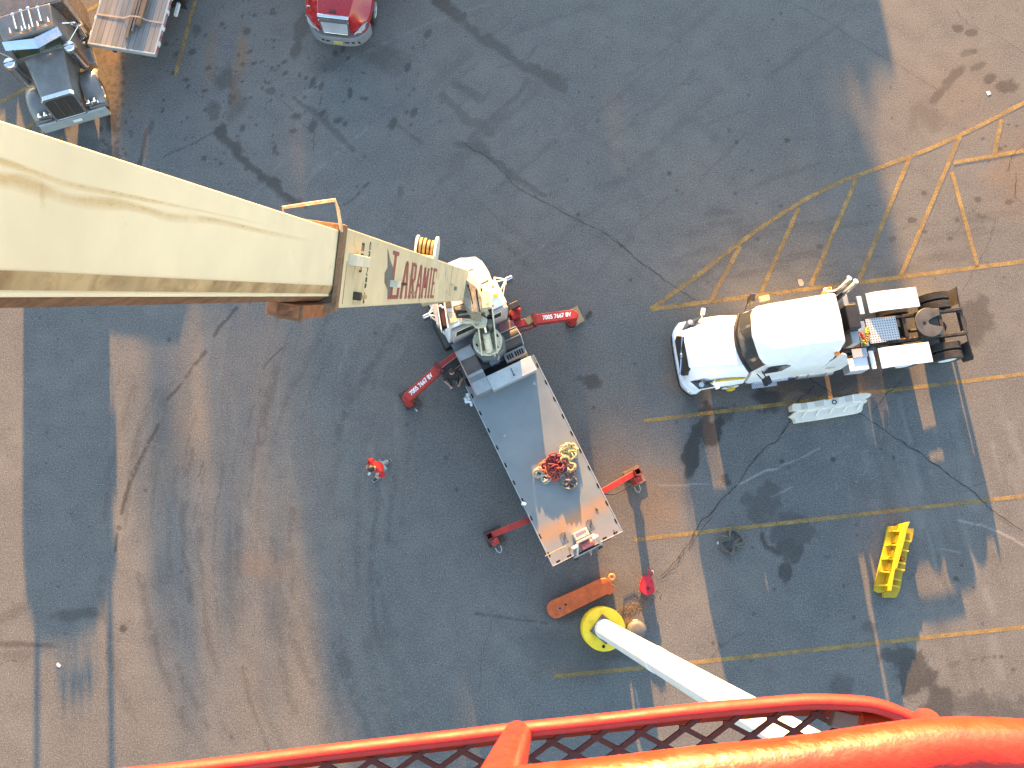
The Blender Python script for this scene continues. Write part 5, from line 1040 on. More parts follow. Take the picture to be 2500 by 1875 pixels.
# ================================================================== ROPES
def coil(name, path_r, loops, R1, R2, mat, label, loc, rz, seed, tie=True, zt=.05, cat='rope', grp=None, fan=0):
    r = random.Random(seed); m = MB()
    for i in range(loops):
        a0 = r.uniform(-.35, .35)+(fan*(i/(loops-1)-.5) if fan else 0); l1 = R1*r.uniform(.75, 1.1); l2 = R2*r.uniform(.6, 1.1); pts = []; z0 = path_r+r.uniform(0, zt); ph = r.uniform(0, 6)
        for k in range(30):
            t = 2*PI*k/30; x = l1*math.cos(t); y = l2*math.sin(t)*(abs(math.cos(t))*.9+.18)     # pinched at the waist
            pts.append((x*math.cos(a0)-y*math.sin(a0), x*math.sin(a0)+y*math.cos(a0), max(path_r, z0+.04*math.sin(t*2+ph)+.035*math.sin(t*3+ph*2)+.05*abs(math.cos(t)))))
        m.tube(pts, path_r, 6, True)
    if tie:
        for j in range(3): m.tube([(.03*(j-1), .07*math.cos(2*PI*k/12), .06+.075*math.sin(2*PI*k/12)+.01) for k in range(12)], path_r*.9, 6, True)
    o = m.obj(name, mat); o.location = loc; o.rotation_euler = (0, 0, rz); return tag(o, label, cat, grp)
ropes = 'ropes and slings heaped on the steel deck'
RC1 = M('cream_rope', (.40, .36, .29), .9, var=.5, vs=14, dirt=.4, dcol=(.22, .14, .16), ds=14, bump=.3); RC2 = M('orange_red_sling', (.46, .11, .05), .85, var=.4, vs=9, dirt=.3, dcol=(.40, .24, .10), bump=.3); RC3 = M('dark_red_sling', (.24, .035, .04), .85, var=.5, vs=9, bump=.3)
RC4 = M('tan_rope', (.40, .27, .15), .9, var=.4, vs=10, bump=.3); RC5 = M('brown_rope', (.26, .14, .12), .9, var=.5, vs=10, bump=.3); RC6 = M('grey_rope', (.19, .18, .155), .9, var=.5, vs=10, bump=.3); RC7 = M('yellow_white_rope', (.50, .46, .25), .85, var=.3, vs=10, bump=.2)
coil('rope', .022, 13, .27, .20, RC1, 'cream rope bundle lying alone, leftmost of the heap on the deck', CT(2.64, .28, 1.301), CH-2.6, 3, grp=ropes)
coil('rope', .026, 14, .30, .26, RC3, 'dark red sling bundle in the middle of the heap on the deck', CT(2.80, -.27, 1.301), CH+1.2, 4, grp=ropes, fan=2.6, zt=.12)
coil('rope', .026, 12, .26, .22, RC2, 'orange red sling bundle left of the dark red one on the deck', CT(2.78, .02, 1.301), CH+.4, 5, grp=ropes, fan=1.6)
coil('rope', .026, 9, .22, .20, M('red_sling', (.34, .07, .05), .85, var=.5, vs=9), 'faded red sling bundle below the orange red one on the deck', CT(2.52, -.09, 1.301), CH+2.0, 15, grp=ropes, fan=1.5)
coil('rope', .028, 12, .28, .20, RC4, 'thick tan rope bundle right of the dark red sling on the deck', CT(2.62, -.62, 1.301), CH+.2, 6, grp=ropes, zt=.1)
coil('rope', .026, 11, .26, .24, RC5, 'brown and pink rope bundle below the tan one on the deck', CT(2.36, -.48, 1.301), CH-1.3, 7, grp=ropes, fan=2.2)
coil('rope', .022, 12, .26, .20, RC6, 'grey rope bundle at the lower end of the heap on the deck', CT(2.13, -.40, 1.301), CH-1.2, 8, grp=ropes, fan=2.4)
coil('rope', .015, 15, .30, .24, RC7, 'pale yellow and white thin rope bundle nearest the right deck edge', CT(2.95, -.82, 1.301), CH-1.4, 9, grp=ropes, fan=2.6)
coil('wire_rope', .017, 11, .40, .52, M('grey_wire_rope', (.13, .12, .10), .7, var=.4, bump=.3), 'grey wire rope sling dropped in a loose heap on the asphalt', G(1785, 1322, 0)+Vector((0, 0, .005)), .8, 12, tie=False, zt=.05)

# ================================================================== SMALL THINGS
def px_thing(name, poly, z0, z1, mat, label, cat, bevel=.01, group=None, parent=None):
    top = [G(x, y, z1) for x, y in poly]; c = sum(top, Vector())/len(top); m = MB(); m.prism([(p.x-c.x, p.y-c.y) for p in top], 0, z1-z0)
    o = m.obj(name, mat, parent, bevel=bevel); o.location = (c.x, c.y, z0)
    return tag(o, label, cat, group) if not parent else o
px_thing('litter', [(1948, 682), (1957, 681), (1963, 690), (1961, 698), (1953, 698), (1949, 692)], .003, .012, M('tan_card', (.42, .34, .24), .8), 'tan scrap of card on the asphalt above the white tractor', 'litter', .002)
px_thing('litter', [(137, 1621), (141, 1617), (149, 1624), (146, 1630), (139, 1627)], .003, .012, M('white_scrap', (.6, .6, .58), .8), 'crumpled white scrap on the sunlit asphalt lower left', 'litter', .002)
px_thing('litter', [(2407, 224), (2416, 222), (2420, 229), (2412, 233)], .003, .012, MATS['white_scrap'], 'white scrap on the stained asphalt top right', 'litter', .002)
px_thing('litter', [(1750, 1323), (1756, 1321), (1757, 1326), (1751, 1330)], .003, .02, MATS['white_scrap'], 'white chip lying left of the wire rope heap', 'litter', .002)
px_thing('litter', [(1012, 998), (1015, 997), (1020, 1003), (1017, 1005)], .003, .03, MATS['white_scrap'], 'thin white scrap beside the left front outrigger pad', 'litter', .002)
c = CT(5.93, 1.36, .95)
def rag():
    m = MB(); n = 9
    for j in range(n):
        for i in range(n):
            x, y = (i/(n-1)-.5)*.34, (j/(n-1)-.5)*.24; m.v.append((x+.03*math.sin(j*1.7), y+.03*math.cos(i*1.3), .05*math.sin(i*1.1+j*.8)+.03*math.cos(j*2)))
    m.f = [(j*n+i, j*n+i+1, (j+1)*n+i+1, (j+1)*n+i) for j in range(n-1) for i in range(n-1)]
    o = m.obj('cloth', M('white_cloth', (.6, .62, .64), .9, bump=.3), smooth=80); md = o.modifiers.new('th', 'SOLIDIFY'); md.thickness = .012
    o.location = CT(5.86, 1.30, 1.22); o.rotation_euler = (.35, -.2, CH+.5); tag(o, 'white cloth hanging on the left edge of the deck near its tool chest', 'cloth')
rag()
m = MB(); m.lathe([(.045, 0), (.06, .14), (.055, .14), (.042, .01)], (0, 0, 0), 'Z', 16); o = m.obj('paper_cup', M('paper_cup_white', (.8, .8, .8), .6)); o.location = CT(2.06, 1.13, 1.36); o.rotation_euler = (1.45, 0, CH+2.5); tag(o, 'white cup lying on the left edge of the steel deck', 'cup')
m = MB(); m.lathe([(.04, 0), (.045, .05), (.035, .055), (.03, .012)], (0, 0, 0), 'Z', 14); o = m.obj('tin_lid', MATS['white_scrap']); o.location = CT(4.29, .79, 1.302); tag(o, 'small white ring shaped cap on the bare upper deck', 'cap')

# yellow based light pole
def light_pole():
    c = G(1475, 1536, .75); T = thing('light_pole', (c.x, c.y, 0), 0, 'tall white light pole on a yellow capped round base', 'light pole')
    MB().lathe([(.665, 0), (.675, .02), (.675, .70), (.66, .735), (.64, .745), (.02, .75)], n=56).obj('yellow_base', YELB, T, smooth=40)
    for x, y, dx, L in ((-.42, -.04, .10, .62), (-.05, .42, .05, .36)):
        m = MB(); 
        for k in (-1, 1): m.beam((x+k*.03, y+L/2, .752), (x+dx+k*.03, y-L/2, .752), .02, .006)
        m.obj('base_sun_stripe', YELB, T)  # thin raised bars shaped to stand in for sun stripes on the cap
    MB().lathe([(.045, .752), (.05, .762), (.02, .764)], (-.03, -.52, 0), 'Z', 14).obj('base_bolt', PHOLE, T)
    R = .30; m = MB(); m.box((0, 0, .775), (.66, .66, .05), math.radians(52)); m.obj('base_plate', M('rusty_base_plate', (.19, .15, .12), .8, var=.4, vs=9, dirt=.5, dcol=(.28, .24, .2)), T, bevel=.01)
    b = MB()
    for k in range(4):
        a = math.radians(52+45+90*k); b.lathe([(.035, .8), (.035, .85), (.02, .86)], (.40*math.cos(a), .40*math.sin(a), 0), 'Z', 6)
    b.obj('anchor_nuts', RUSTM, T)
    # gently faceted tapered shaft
    n = 16; m = MB(); rows = []
    for z, r in ((.8, R*1.03), (1.0, R*1.03), (1.005, R), (9.2, R*.90), (9.21, R*.93), (9.6, R*.925), (9.61, R*.88), (18, R*.78), (27.5, R*.60)): rows.append([(r*math.cos(2*PI*(k+.2)/n), r*math.sin(2*PI*(k+.2)/n), z) for k in range(n)])
    m.loft(rows); m.obj('pole_shaft', M('white_pole_paint', (.72, .72, .71), .45, var=.05, vs=.6), T, smooth=10)
    m = MB(); m.lathe([(.25, 27.5), (.7, 27.7), (.7, 27.8), (.2, 28.0), (.02, 28.1)]); m.obj('lamp_ring', LGREY, T)
    return T
light_pole()
# grey round cover with a domed lid, beside the base
c = G(1556, 1540, .55); T = thing('utility_drum', (c.x, c.y, 0), .1, 'grey domed steel drum standing against the yellow pole base', 'drum')
MB().lathe([(.29, 0), (.30, .02), (.30, .42), (.315, .43), (.315, .47), (.30, .49)], n=36).obj('drum_body', CONC, T); MB().lathe([(.295, .485), (.28, .52), (.18, .55), (.02, .565)], n=36).obj('drum_lid', M('grey_lid', (.11, .108, .105), .55, var=.3), T, smooth=70); MB().box((-.02, .30, .48), (.16, .07, .07)).obj('lid_latch', LGREY, T, bevel=.01)

# orange steel housing lying flat
def orange_block():
    a, b = G(1357, 1487, .28), G(1495, 1425, .28); d = (b-a); Ln = d.length; h = math.atan2(d.y, d.x)
    T = thing('crane_block', (a.x, a.y, 0), h, 'long orange steel block lying flat, rounded at one end and ringed at the other', 'lifting block')
    W_ = .29; out = [(W_*math.cos(t)*.95, W_*math.sin(t)) for t in np.linspace(PI/2, 3*PI/2, 14)]
    out = [(x, y) for x, y in out]+[(Ln-.28, -.235), (Ln-.22, -.29), (Ln-.02, -.24), (Ln-.03, .10), (Ln-.10, .24), (Ln-.3, .30)]
    MB().prism(out, .02, .28).obj('housing', ORANGE, T, bevel=.025, smooth=50)
    MB().prism([(.62, .055), (Ln-.25, .075), (Ln-.25, .125), (.62, .105)], .28, .288).obj('pressed_ridge', ORANGE, T, bevel=.004)
    m = MB(); m.tube([(Ln+.075+.085*math.cos(t), .19+.085*math.sin(t), .24) for t in np.linspace(0, 2*PI, 20)[:-1]], .035, 10, True); m.obj('lifting_ring', M('bright_orange', (.70, .20, .06), .5), T)
    m = MB(); m.tube([(Ln-.06, -.02, .26), (Ln+.03, -.04, .26), (Ln+.04, -.12, .25)], .02, 8); m.obj('small_lug', M('bright_orange', (.70, .20, .06), .5), T)
    MB().lathe([(.055, .28), (.055, .295), (.035, .297), (.033, .282), (.01, .282)], (.13, -.03, 0), 'Z', 16).obj('bolt_ring', GREY, T); MB().lathe([(.035, .281), (.033, .285), (.01, .286)], (.345, .0, 0), 'Z', 12).obj('bolt_hole', PHOLE, T); MB().lathe([(.03, .284), (.01, .287)], (.13, -.03, 0), 'Z', 12).obj('bolt_hole', PHOLE, T)
orange_block()
def hook_block():
    c = G(1582, 1436, .42); T = thing('hook_block', (c.x, c.y, 0), math.radians(78), 'red snatch block lying on the asphalt right of the orange block', 'hook block')
    q = [(-.22*math.cos(t), .22*math.sin(t)*1.05) for t in np.linspace(-PI/2+.1, PI/2-.1, 14)]
    q = q+[(.16, .17), (.38, .06), (.40, -.10), (.28, -.20), (.05, -.22)]
    q = [(x, -y) for x, y in q]
    for z0, z1 in ((.04, .12), (.34, .42)): MB().prism(q, z0, z1).obj('cheek_plate', M('red_block_paint', (.48, .012, .025), .4, var=.2, coat=.3), T, bevel=.015)
    MB().lathe([(.19, .14), (.15, .23), (.19, .32)], n=28).obj('sheave', DARK, T)
    MB().lathe([(.055, .42), (.055, .445), (.03, .447), (.03, .425), (.01, .425)], n=16).obj('centre_pin', M('dark_red_collar', (.16, .015, .012), .5), T); MB().lathe([(.02, .42), (.01, .424)], (.22, -.06, 0), 'Z', 8).obj('small_hole', PHOLE, T)
    m = MB(); m.tube([(.36, .0, .24), (.46, .05, .26), (.54, .05, .27), (.56, -.03, .27), (.50, -.09, .26), (.40, -.07, .24)], .028, 8); m.obj('shackle', M('red_block_paint', (.48, .012, .025), .4), T); MB().tube([(.47, -.12, .30), (.55, -.09, .32), (.57, -.03, .32)], .022, 8).obj('swivel_pin', LGREY, T)
hook_block()

# plastic barriers lying on their sides
def white_barrier():
    c = G(2028, 992, 0); T = thing('plastic_barrier', (c.x, c.y, 0), 0, 'translucent white water filled plastic barrier lying on its side by the white tractor', 'barrier')
    f = lambda x, y: (1900+x/7.373, 920+y/7.373)
    def pr(poly, z0, z1, nm, mt, bev=.012):
        top = [G(*f(x, y), z1)-c for x, y in poly]; m = MB(); m.prism([(p.x, p.y) for p in top], z0, z1); return m.obj(nm, mt, T, bevel=bev)
    pr([(245, 520), (270, 480), (430, 475), (1000, 390), (1350, 315), (1590, 290), (1650, 295), (1680, 322), (1640, 365), (1560, 405), (1605, 410), (1590, 460), (1510, 468), (520, 600), (260, 605)], .02, .40, 'upper_body', WPLAS)
    pr([(215, 705), (345, 590), (520, 600), (1510, 470), (1545, 492), (1525, 530), (1520, 580), (1495, 630), (1400, 655), (740, 765), (315, 825), (290, 745)], .02, .28, 'lower_body', WPLAS, .02)
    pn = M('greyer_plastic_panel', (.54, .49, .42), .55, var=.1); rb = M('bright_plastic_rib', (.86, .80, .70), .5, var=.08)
    for a, b in ((400, 515), (650, 820), (955, 1075), (1190, 1350)):
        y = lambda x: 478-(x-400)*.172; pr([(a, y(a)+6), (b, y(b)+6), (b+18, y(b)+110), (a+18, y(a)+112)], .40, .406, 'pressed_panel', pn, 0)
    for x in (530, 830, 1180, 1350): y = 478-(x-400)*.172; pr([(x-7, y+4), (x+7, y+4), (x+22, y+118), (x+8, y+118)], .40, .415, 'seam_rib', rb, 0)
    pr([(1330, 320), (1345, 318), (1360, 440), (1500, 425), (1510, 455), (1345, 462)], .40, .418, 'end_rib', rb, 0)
    for i in range(5):
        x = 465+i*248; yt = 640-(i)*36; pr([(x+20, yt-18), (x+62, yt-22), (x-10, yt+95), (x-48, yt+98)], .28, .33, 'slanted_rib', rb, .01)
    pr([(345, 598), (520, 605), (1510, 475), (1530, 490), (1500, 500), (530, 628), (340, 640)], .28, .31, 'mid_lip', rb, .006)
    p = G(*f(1010, 455), .41)-c; MB().lathe([(.075, .406), (.08, .42), (.055, .425), (.052, .412), (.01, .412)], (p.x, p.y, 0), 'Z', 24).obj('filler_cap', BLACK, T); MB().lathe([(.045, .412), (.04, .425), (.01, .43)], (p.x, p.y, 0), 'Z', 16).obj('cap_centre', WHITE, T); MB().box((p.x+.01, p.y, .432), (.05, .012, .008), .5).obj('cap_grip', BLACK, T)
white_barrier()
def yellow_barrier():
    c = G(2180, 1365, 0); T = thing('plastic_barrier', (c.x, c.y, 0), 0, 'bright yellow ribbed plastic barrier lying on its side in the shade lower right', 'barrier')
    f = lambda x, y: (2080+x/6.635, 1240+y/6.635)
    def pr(poly, z0, z1, nm, mt, bev=.01):
        top = [G(*f(x, y), z1)-c for x, y in poly]; m = MB(); m.prism([(p.x, p.y) for p in top], z0, z1); return m.obj(nm, mt, T, bevel=bev)
    Y2 = M('deep_yellow_plastic', (.46, .30, .012), .45, var=.1)
    pr([(590, 300), (720, 290), (800, 265), (880, 235), (660, 1000), (600, 1340), (540, 1370), (430, 1375), (372, 1335), (380, 1270)], .02, .14, 'left_wing', M('mid_yellow_plastic', (.52, .38, .012), .45, var=.08))
    pr([(850, 330), (1005, 335), (1005, 370), (975, 530), (940, 570), (900, 720), (880, 860), (860, 1010), (820, 1060), (810, 1160), (780, 1330), (720, 1450), (515, 1455), (510, 1375), (640, 1290), (680, 1000)], .02, .16, 'right_wing', Y2)
    pr([(830, 255), (940, 225), (900, 330), (862, 500), (735, 970), (700, 1000), (640, 1340), (590, 1345), (650, 1000), (700, 800)], .02, .48, 'spine', YELP)
    for y, x0, x1 in ((375, 660, 830), (600, 610, 770), (825, 535, 720), (1040, 480, 650), (1255, 420, 600)):
        pr([(x0, y-8), (x1, y-18), (x1+5, y+18), (x0-8, y+10)], .10, .40, 'left_rib', YELP, .008)
    for (x, y) in ((720, 480), (650, 720), (600, 930)): pr([(x-8, y-10), (x+18, y-45), (x+50, y+10), (x+20, y+90), (x-30, y+80)], .10, .34, 'notched_web', YELP, .008)
    for y, x0 in ((395, 860), (520, 840), (675, 800), (880, 745), (985, 735), (1150, 680), (1255, 655)):
        pr([(x0, y-14), (x0+125, y+18), (x0+122, y+38), (x0-2, y+8)], .14, .42 if y < 1100 else .34, 'right_rib', YELP, .006)
    p = G(*f(820, 825), .30)-c; MB().lathe([(.075, .16), (.075, .32), (.055, .325), (.05, .30), (.01, .30)], (p.x, p.y, 0), 'Z', 20).obj('filler_neck', M('orange_brown_cap', (.36, .12, .01), .5), T)
    MB().lathe([(.045, .302), (.04, .315), (.01, .32)], (p.x, p.y, 0), 'Z', 14).obj('filler_cap', AMBER, T)
yellow_barrier()
# gravel and dirt crumbs at the foot of the pole base
m = MB(); r = random.Random(4)
for i in range(420):
    x, y = r.gauss(1530, 36), r.gauss(1492, 16); y = 1492-(x-1530)*.55+r.gauss(0, 9); g = G(x, y, 0); s_ = r.uniform(.008, .028)
    m.box((g.x, g.y, s_*.4+.001), (s_*r.uniform(.6, 1.4), s_, s_*.8), r.uniform(0, 3), taper=(.6, .6))
for i in range(150):
    a = r.uniform(0, 2*PI); g = G(1475, 1536, 0); R_ = .72+abs(r.gauss(0, .12)); s_ = r.uniform(.008, .022); m.box((g.x+R_*math.cos(a), g.y+R_*math.sin(a), s_*.4), (s_, s_, s_*.7), a, taper=(.6, .6))
tag(m.obj('gravel', M('brown_gravel', (.24, .16, .09), .9, var=.5, vs=20)), 'brown grit and crumbs scattered round the yellow pole base', 'gravel', kind='stuff')

# ================================================================== MAN BASKET (we look down over its rail)
def basket():
    zf, zr = HCAM-1.62, HCAM-.74
    bar = [(-300, 1925), (0, 1903), (300, 1878), (500, 1856), (701, 1832), (900, 1808), (1114, 1784), (1255, 1767), (1400, 1752), (1500, 1741), (1700, 1719), (1862, 1705), (1950, 1698), (1997, 1697), (2065, 1699), (2133, 1706), (2200, 1728), (2268, 1765), (2350, 1830), (2400, 1900), (2430, 1990)]
    zb = zf+.13
    base = sum([G(x, y, zf) for x, y in bar], Vector())/len(bar); O = Vector((base.x, base.y-.4, zf))
    T = thing('man_basket', O, 0, 'orange red steel work basket whose rail and mesh edge fill the bottom of the photo', 'work basket')
    Lc = lambda p: p-O
    top = catmull(bar, 3); bp = [Lc(G(p[0], p[1], zb)) for p in top]
    # upper lip: flattened tube
    m = MB(); n = 12; rings = []
    for i, p in enumerate(bp):
        d = (bp[min(i+1, len(bp)-1)]-bp[max(i-1, 0)]).normalized(); sd = Vector((-d.y, d.x, 0))
        rings.append([p+sd*(.0125*math.cos(2*PI*k/n)-.0105)+Vector((0, 0, .017*math.sin(2*PI*k/n))) for k in range(n)])
    m.loft(rings); m.obj('lower_rail', M('deep_red_rail_paint', (.40, .010, .009), .6, var=.2, vs=9, dirt=.15, dcol=(.3, .05, .02), ds=30, bump=.1), T, smooth=60)
    # toe band below it and the floor frame
    m = MB(); rows = []
    for i, p in enumerate(bp):
        d = (bp[min(i+1, len(bp)-1)]-bp[max(i-1, 0)]).normalized(); sd = Vector((-d.y, d.x, 0)); q = p-sd*.024; q1 = p-sd*.009
        rows.append([q1+Vector((0, 0, -.012)), q1-sd*.004+Vector((0, 0, -.012)), q-sd*.004+Vector((0, 0, -.125)), q-sd*.030+Vector((0, 0, -.127)), q-sd*.030+Vector((0, 0, -.133)), q+Vector((0, 0, -.133))])
    m.loft(rows); m.obj('toe_band', M('inner_red_paint', (.56, .085, .025), .55, var=.35, vs=8, dirt=.4, dcol=(.14, .04, .02), bump=.15), T, smooth=30)
    # expanded metal floor
    m = MB(); cw, chh = .077, .046; x0, x1 = bp[0].x, G(2130, 1800, zf).x-O.x; ytop = lambda x: np.interp(x, [p.x for p in bp], [p.y for p in bp])-.030
    nx = int((x1-x0)/cw); V = {}
    ang = math.atan2(bp[12].y-bp[3].y, bp[12].x-bp[3].x)
    def node(i, j): 
        x = x0+i*cw/2; return Vector((x, (x-bp[6].x)*math.tan(ang)+bp[6].y+.05-j*chh/2, -.0)) + Vector((0, 0, zb-.085-O.z))
    for j in range(0, 22):
        for i in range(2*nx):
            if (i+j) % 2: continue
            a = node(i, j)
            if a.y > ytop(a.x): continue
            for dj in (1, -1):
                b = node(i+1, j+dj)
                if b.y > ytop(b.x)+.02: continue
                m.beam(a, b, .0085, .007)
            m.beam(a-Vector((.009, 0, 0)), a+Vector((.009, 0, 0)), .011, .008)
    m.obj('floor_mesh', BASKD, T, smooth=0)
    # near top rail
    rl = [(-300, 2120), (300, 2072), (800, 2015), (1293, 1958), (1500, 1936), (1700, 1912), (1952, 1885), (2110, 1862), (2223, 1846), (2320, 1838), (2404, 1838), (2500, 1842), (2700, 1870), (2850, 1960), (2900, 2100)]
    rp = [Lc(G(p[0], p[1], zr)) for p in catmull(rl, 4)]
    RAIL = M('red_rail_paint', (.42, .024, .009), .36, var=.3, vs=16, dirt=.15, dcol=(.46, .12, .05), ds=42, coat=.15, bump=.12, bs=90)  # the rail's own red paint with small lighter scuffs
    MB().tube(rp, .0275, 24).obj('top_rail', RAIL, T, smooth=70)
    # corner tube dropping from the top rail towards the lower rail, and the slanted post
    pa, pb = Lc(G(1263, 1797, zb+.005)), Lc(G(1205, 1960, zr-.02)); MB().tube([pa, pa.lerp(pb, .5), pb], .0235, 20).obj('rail_post', RAIL, T, smooth=70)
    pa, pb = Lc(G(2290, 1772, zb)), Lc(G(2330, 1850, zr)); MB().tube([Lc(G(2262, 1768, zb+.05)), Lc(G(2275, 1800, zb+.3)), Lc(G(2300, 1845, zr))], .024, 16).obj('rail_post', RAIL, T, smooth=70)
    m = MB(); m.tube([Lc(G(2105, 1772, zb-.05)), Lc(G(2180, 1776, zb-.04)), Lc(G(2265, 1780, zb-.02))], .022, 14); m.obj('corner_tube', M('inner_red_paint', (.34, .05, .016), .55), T, smooth=70)
    m = MB(); q = [(2040, 1733), (2098, 1746), (2092, 1790), (2028, 1776)]; P_ = [Lc(G(x, y, zb-.01)) for x, y in q]; m.prism([(p.x, p.y) for p in P_], zb-.03-O.z, zb-.01-O.z); m.obj('corner_plate', M('bare_brown_plate', (.17, .115, .075), .6, var=.2), T, bevel=.003)
    m = MB(); rows = []
    for t in np.linspace(0, 1, 8):
        a = G(1975+165*t, 1711+38*t+10*math.sin(PI*t)*-1, zb-.05); b = G(1985+150*t, 1724+30*t, zb-.05); rows.append([Lc(a), Lc(b), Lc(b)+Vector((0, 0, -.02)), Lc(a)+Vector((0, 0, -.02))])
    m.loft(rows); m.obj('corner_gusset', BASK, T)
    m = MB(); rows = []
    for t in np.linspace(0, 1, 8):
        a = G(2105+160*t, 1702+66*t**1.5, zb-.02); b = G(2130+95*t, 1738+36*t, zb-.05); rows.append([Lc(a), Lc(b), Lc(b)+Vector((0, 0, -.02)), Lc(a)+Vector((0, 0, -.02))])
    m.loft(rows); m.obj('corner_shroud', M('inner_red_paint', (.34, .05, .016), .55), T)
    # the rest of the basket, behind us
    bk = MB(); y1 = -1.0
    e_ = bp[-1]; R1 = rp[-1]; zt, zl = zr-O.z, zb-O.z
    bk.tube([(bp[0].x-.1, bp[0].y-.1, zt), (bp[0].x-.1, y1, zt), (R1.x, y1, zt), tuple(R1)], .024, 10)
    bk.tube([tuple(bp[0]), (bp[0].x-.1, bp[0].y-.1, zl), (bp[0].x-.1, y1, zl), (R1.x, y1, zl), (e_.x+.25, e_.y-.35, zl), tuple(e_)], .022, 10)
    for p in ((bp[0].x-.1, bp[0].y-.12), (bp[0].x-.1, y1), (R1.x, y1)): bk.tube([(p[0], p[1], zl), (p[0], p[1], zt)], .022, 10)
    bk.obj('rear_rails', BASK, T)
    m = MB(); A = G(1118, 694, 4.0); B_ = C(0, 538, 3.9); tip = A+(B_-A).normalized()*((B_-A).length+4.6); m.tube([(bp[0].x-.1, -.3, zb-O.z+.5), Lc(tip)], .06, 10); m.obj('hanger_arm', BASK, T)
basket()

# ================================================================== PEOPLE
def skin_obj(name, verts, edges, radii, mat, parent, sub=2, root=0):
    me = bpy.data.meshes.new(name); me.from_pydata(verts, edges, []); me.materials.append(mat)
    o = bpy.data.objects.new(name, me); col.objects.link(o); o.parent = parent
    md = o.modifiers.new('skin', 'SKIN'); md.use_smooth_shade = True
    for i, r in enumerate(radii):
        rr = r if isinstance(r, tuple) else (r, r); me.skin_vertices[0].data[i].radius = rr; me.skin_vertices[0].data[i].use_root = (i == root)
    ms = o.modifiers.new('sub', 'SUBSURF'); ms.levels = ms.render_levels = sub
    return o
def chain_obj(name, chains, mat, parent, sub=2):
    V, E, R = [], [], []
    key = {}
    for ch in chains:
        prev = None
        for p, r in ch:
            k = tuple(round(c, 4) for c in p)
            if k not in key: key[k] = len(V); V.append(p); R.append(r)
            if prev is not None and prev != key[k]: E.append((prev, key[k]))
            prev = key[k]
    return skin_obj(name, V, E, R, mat, parent, sub)
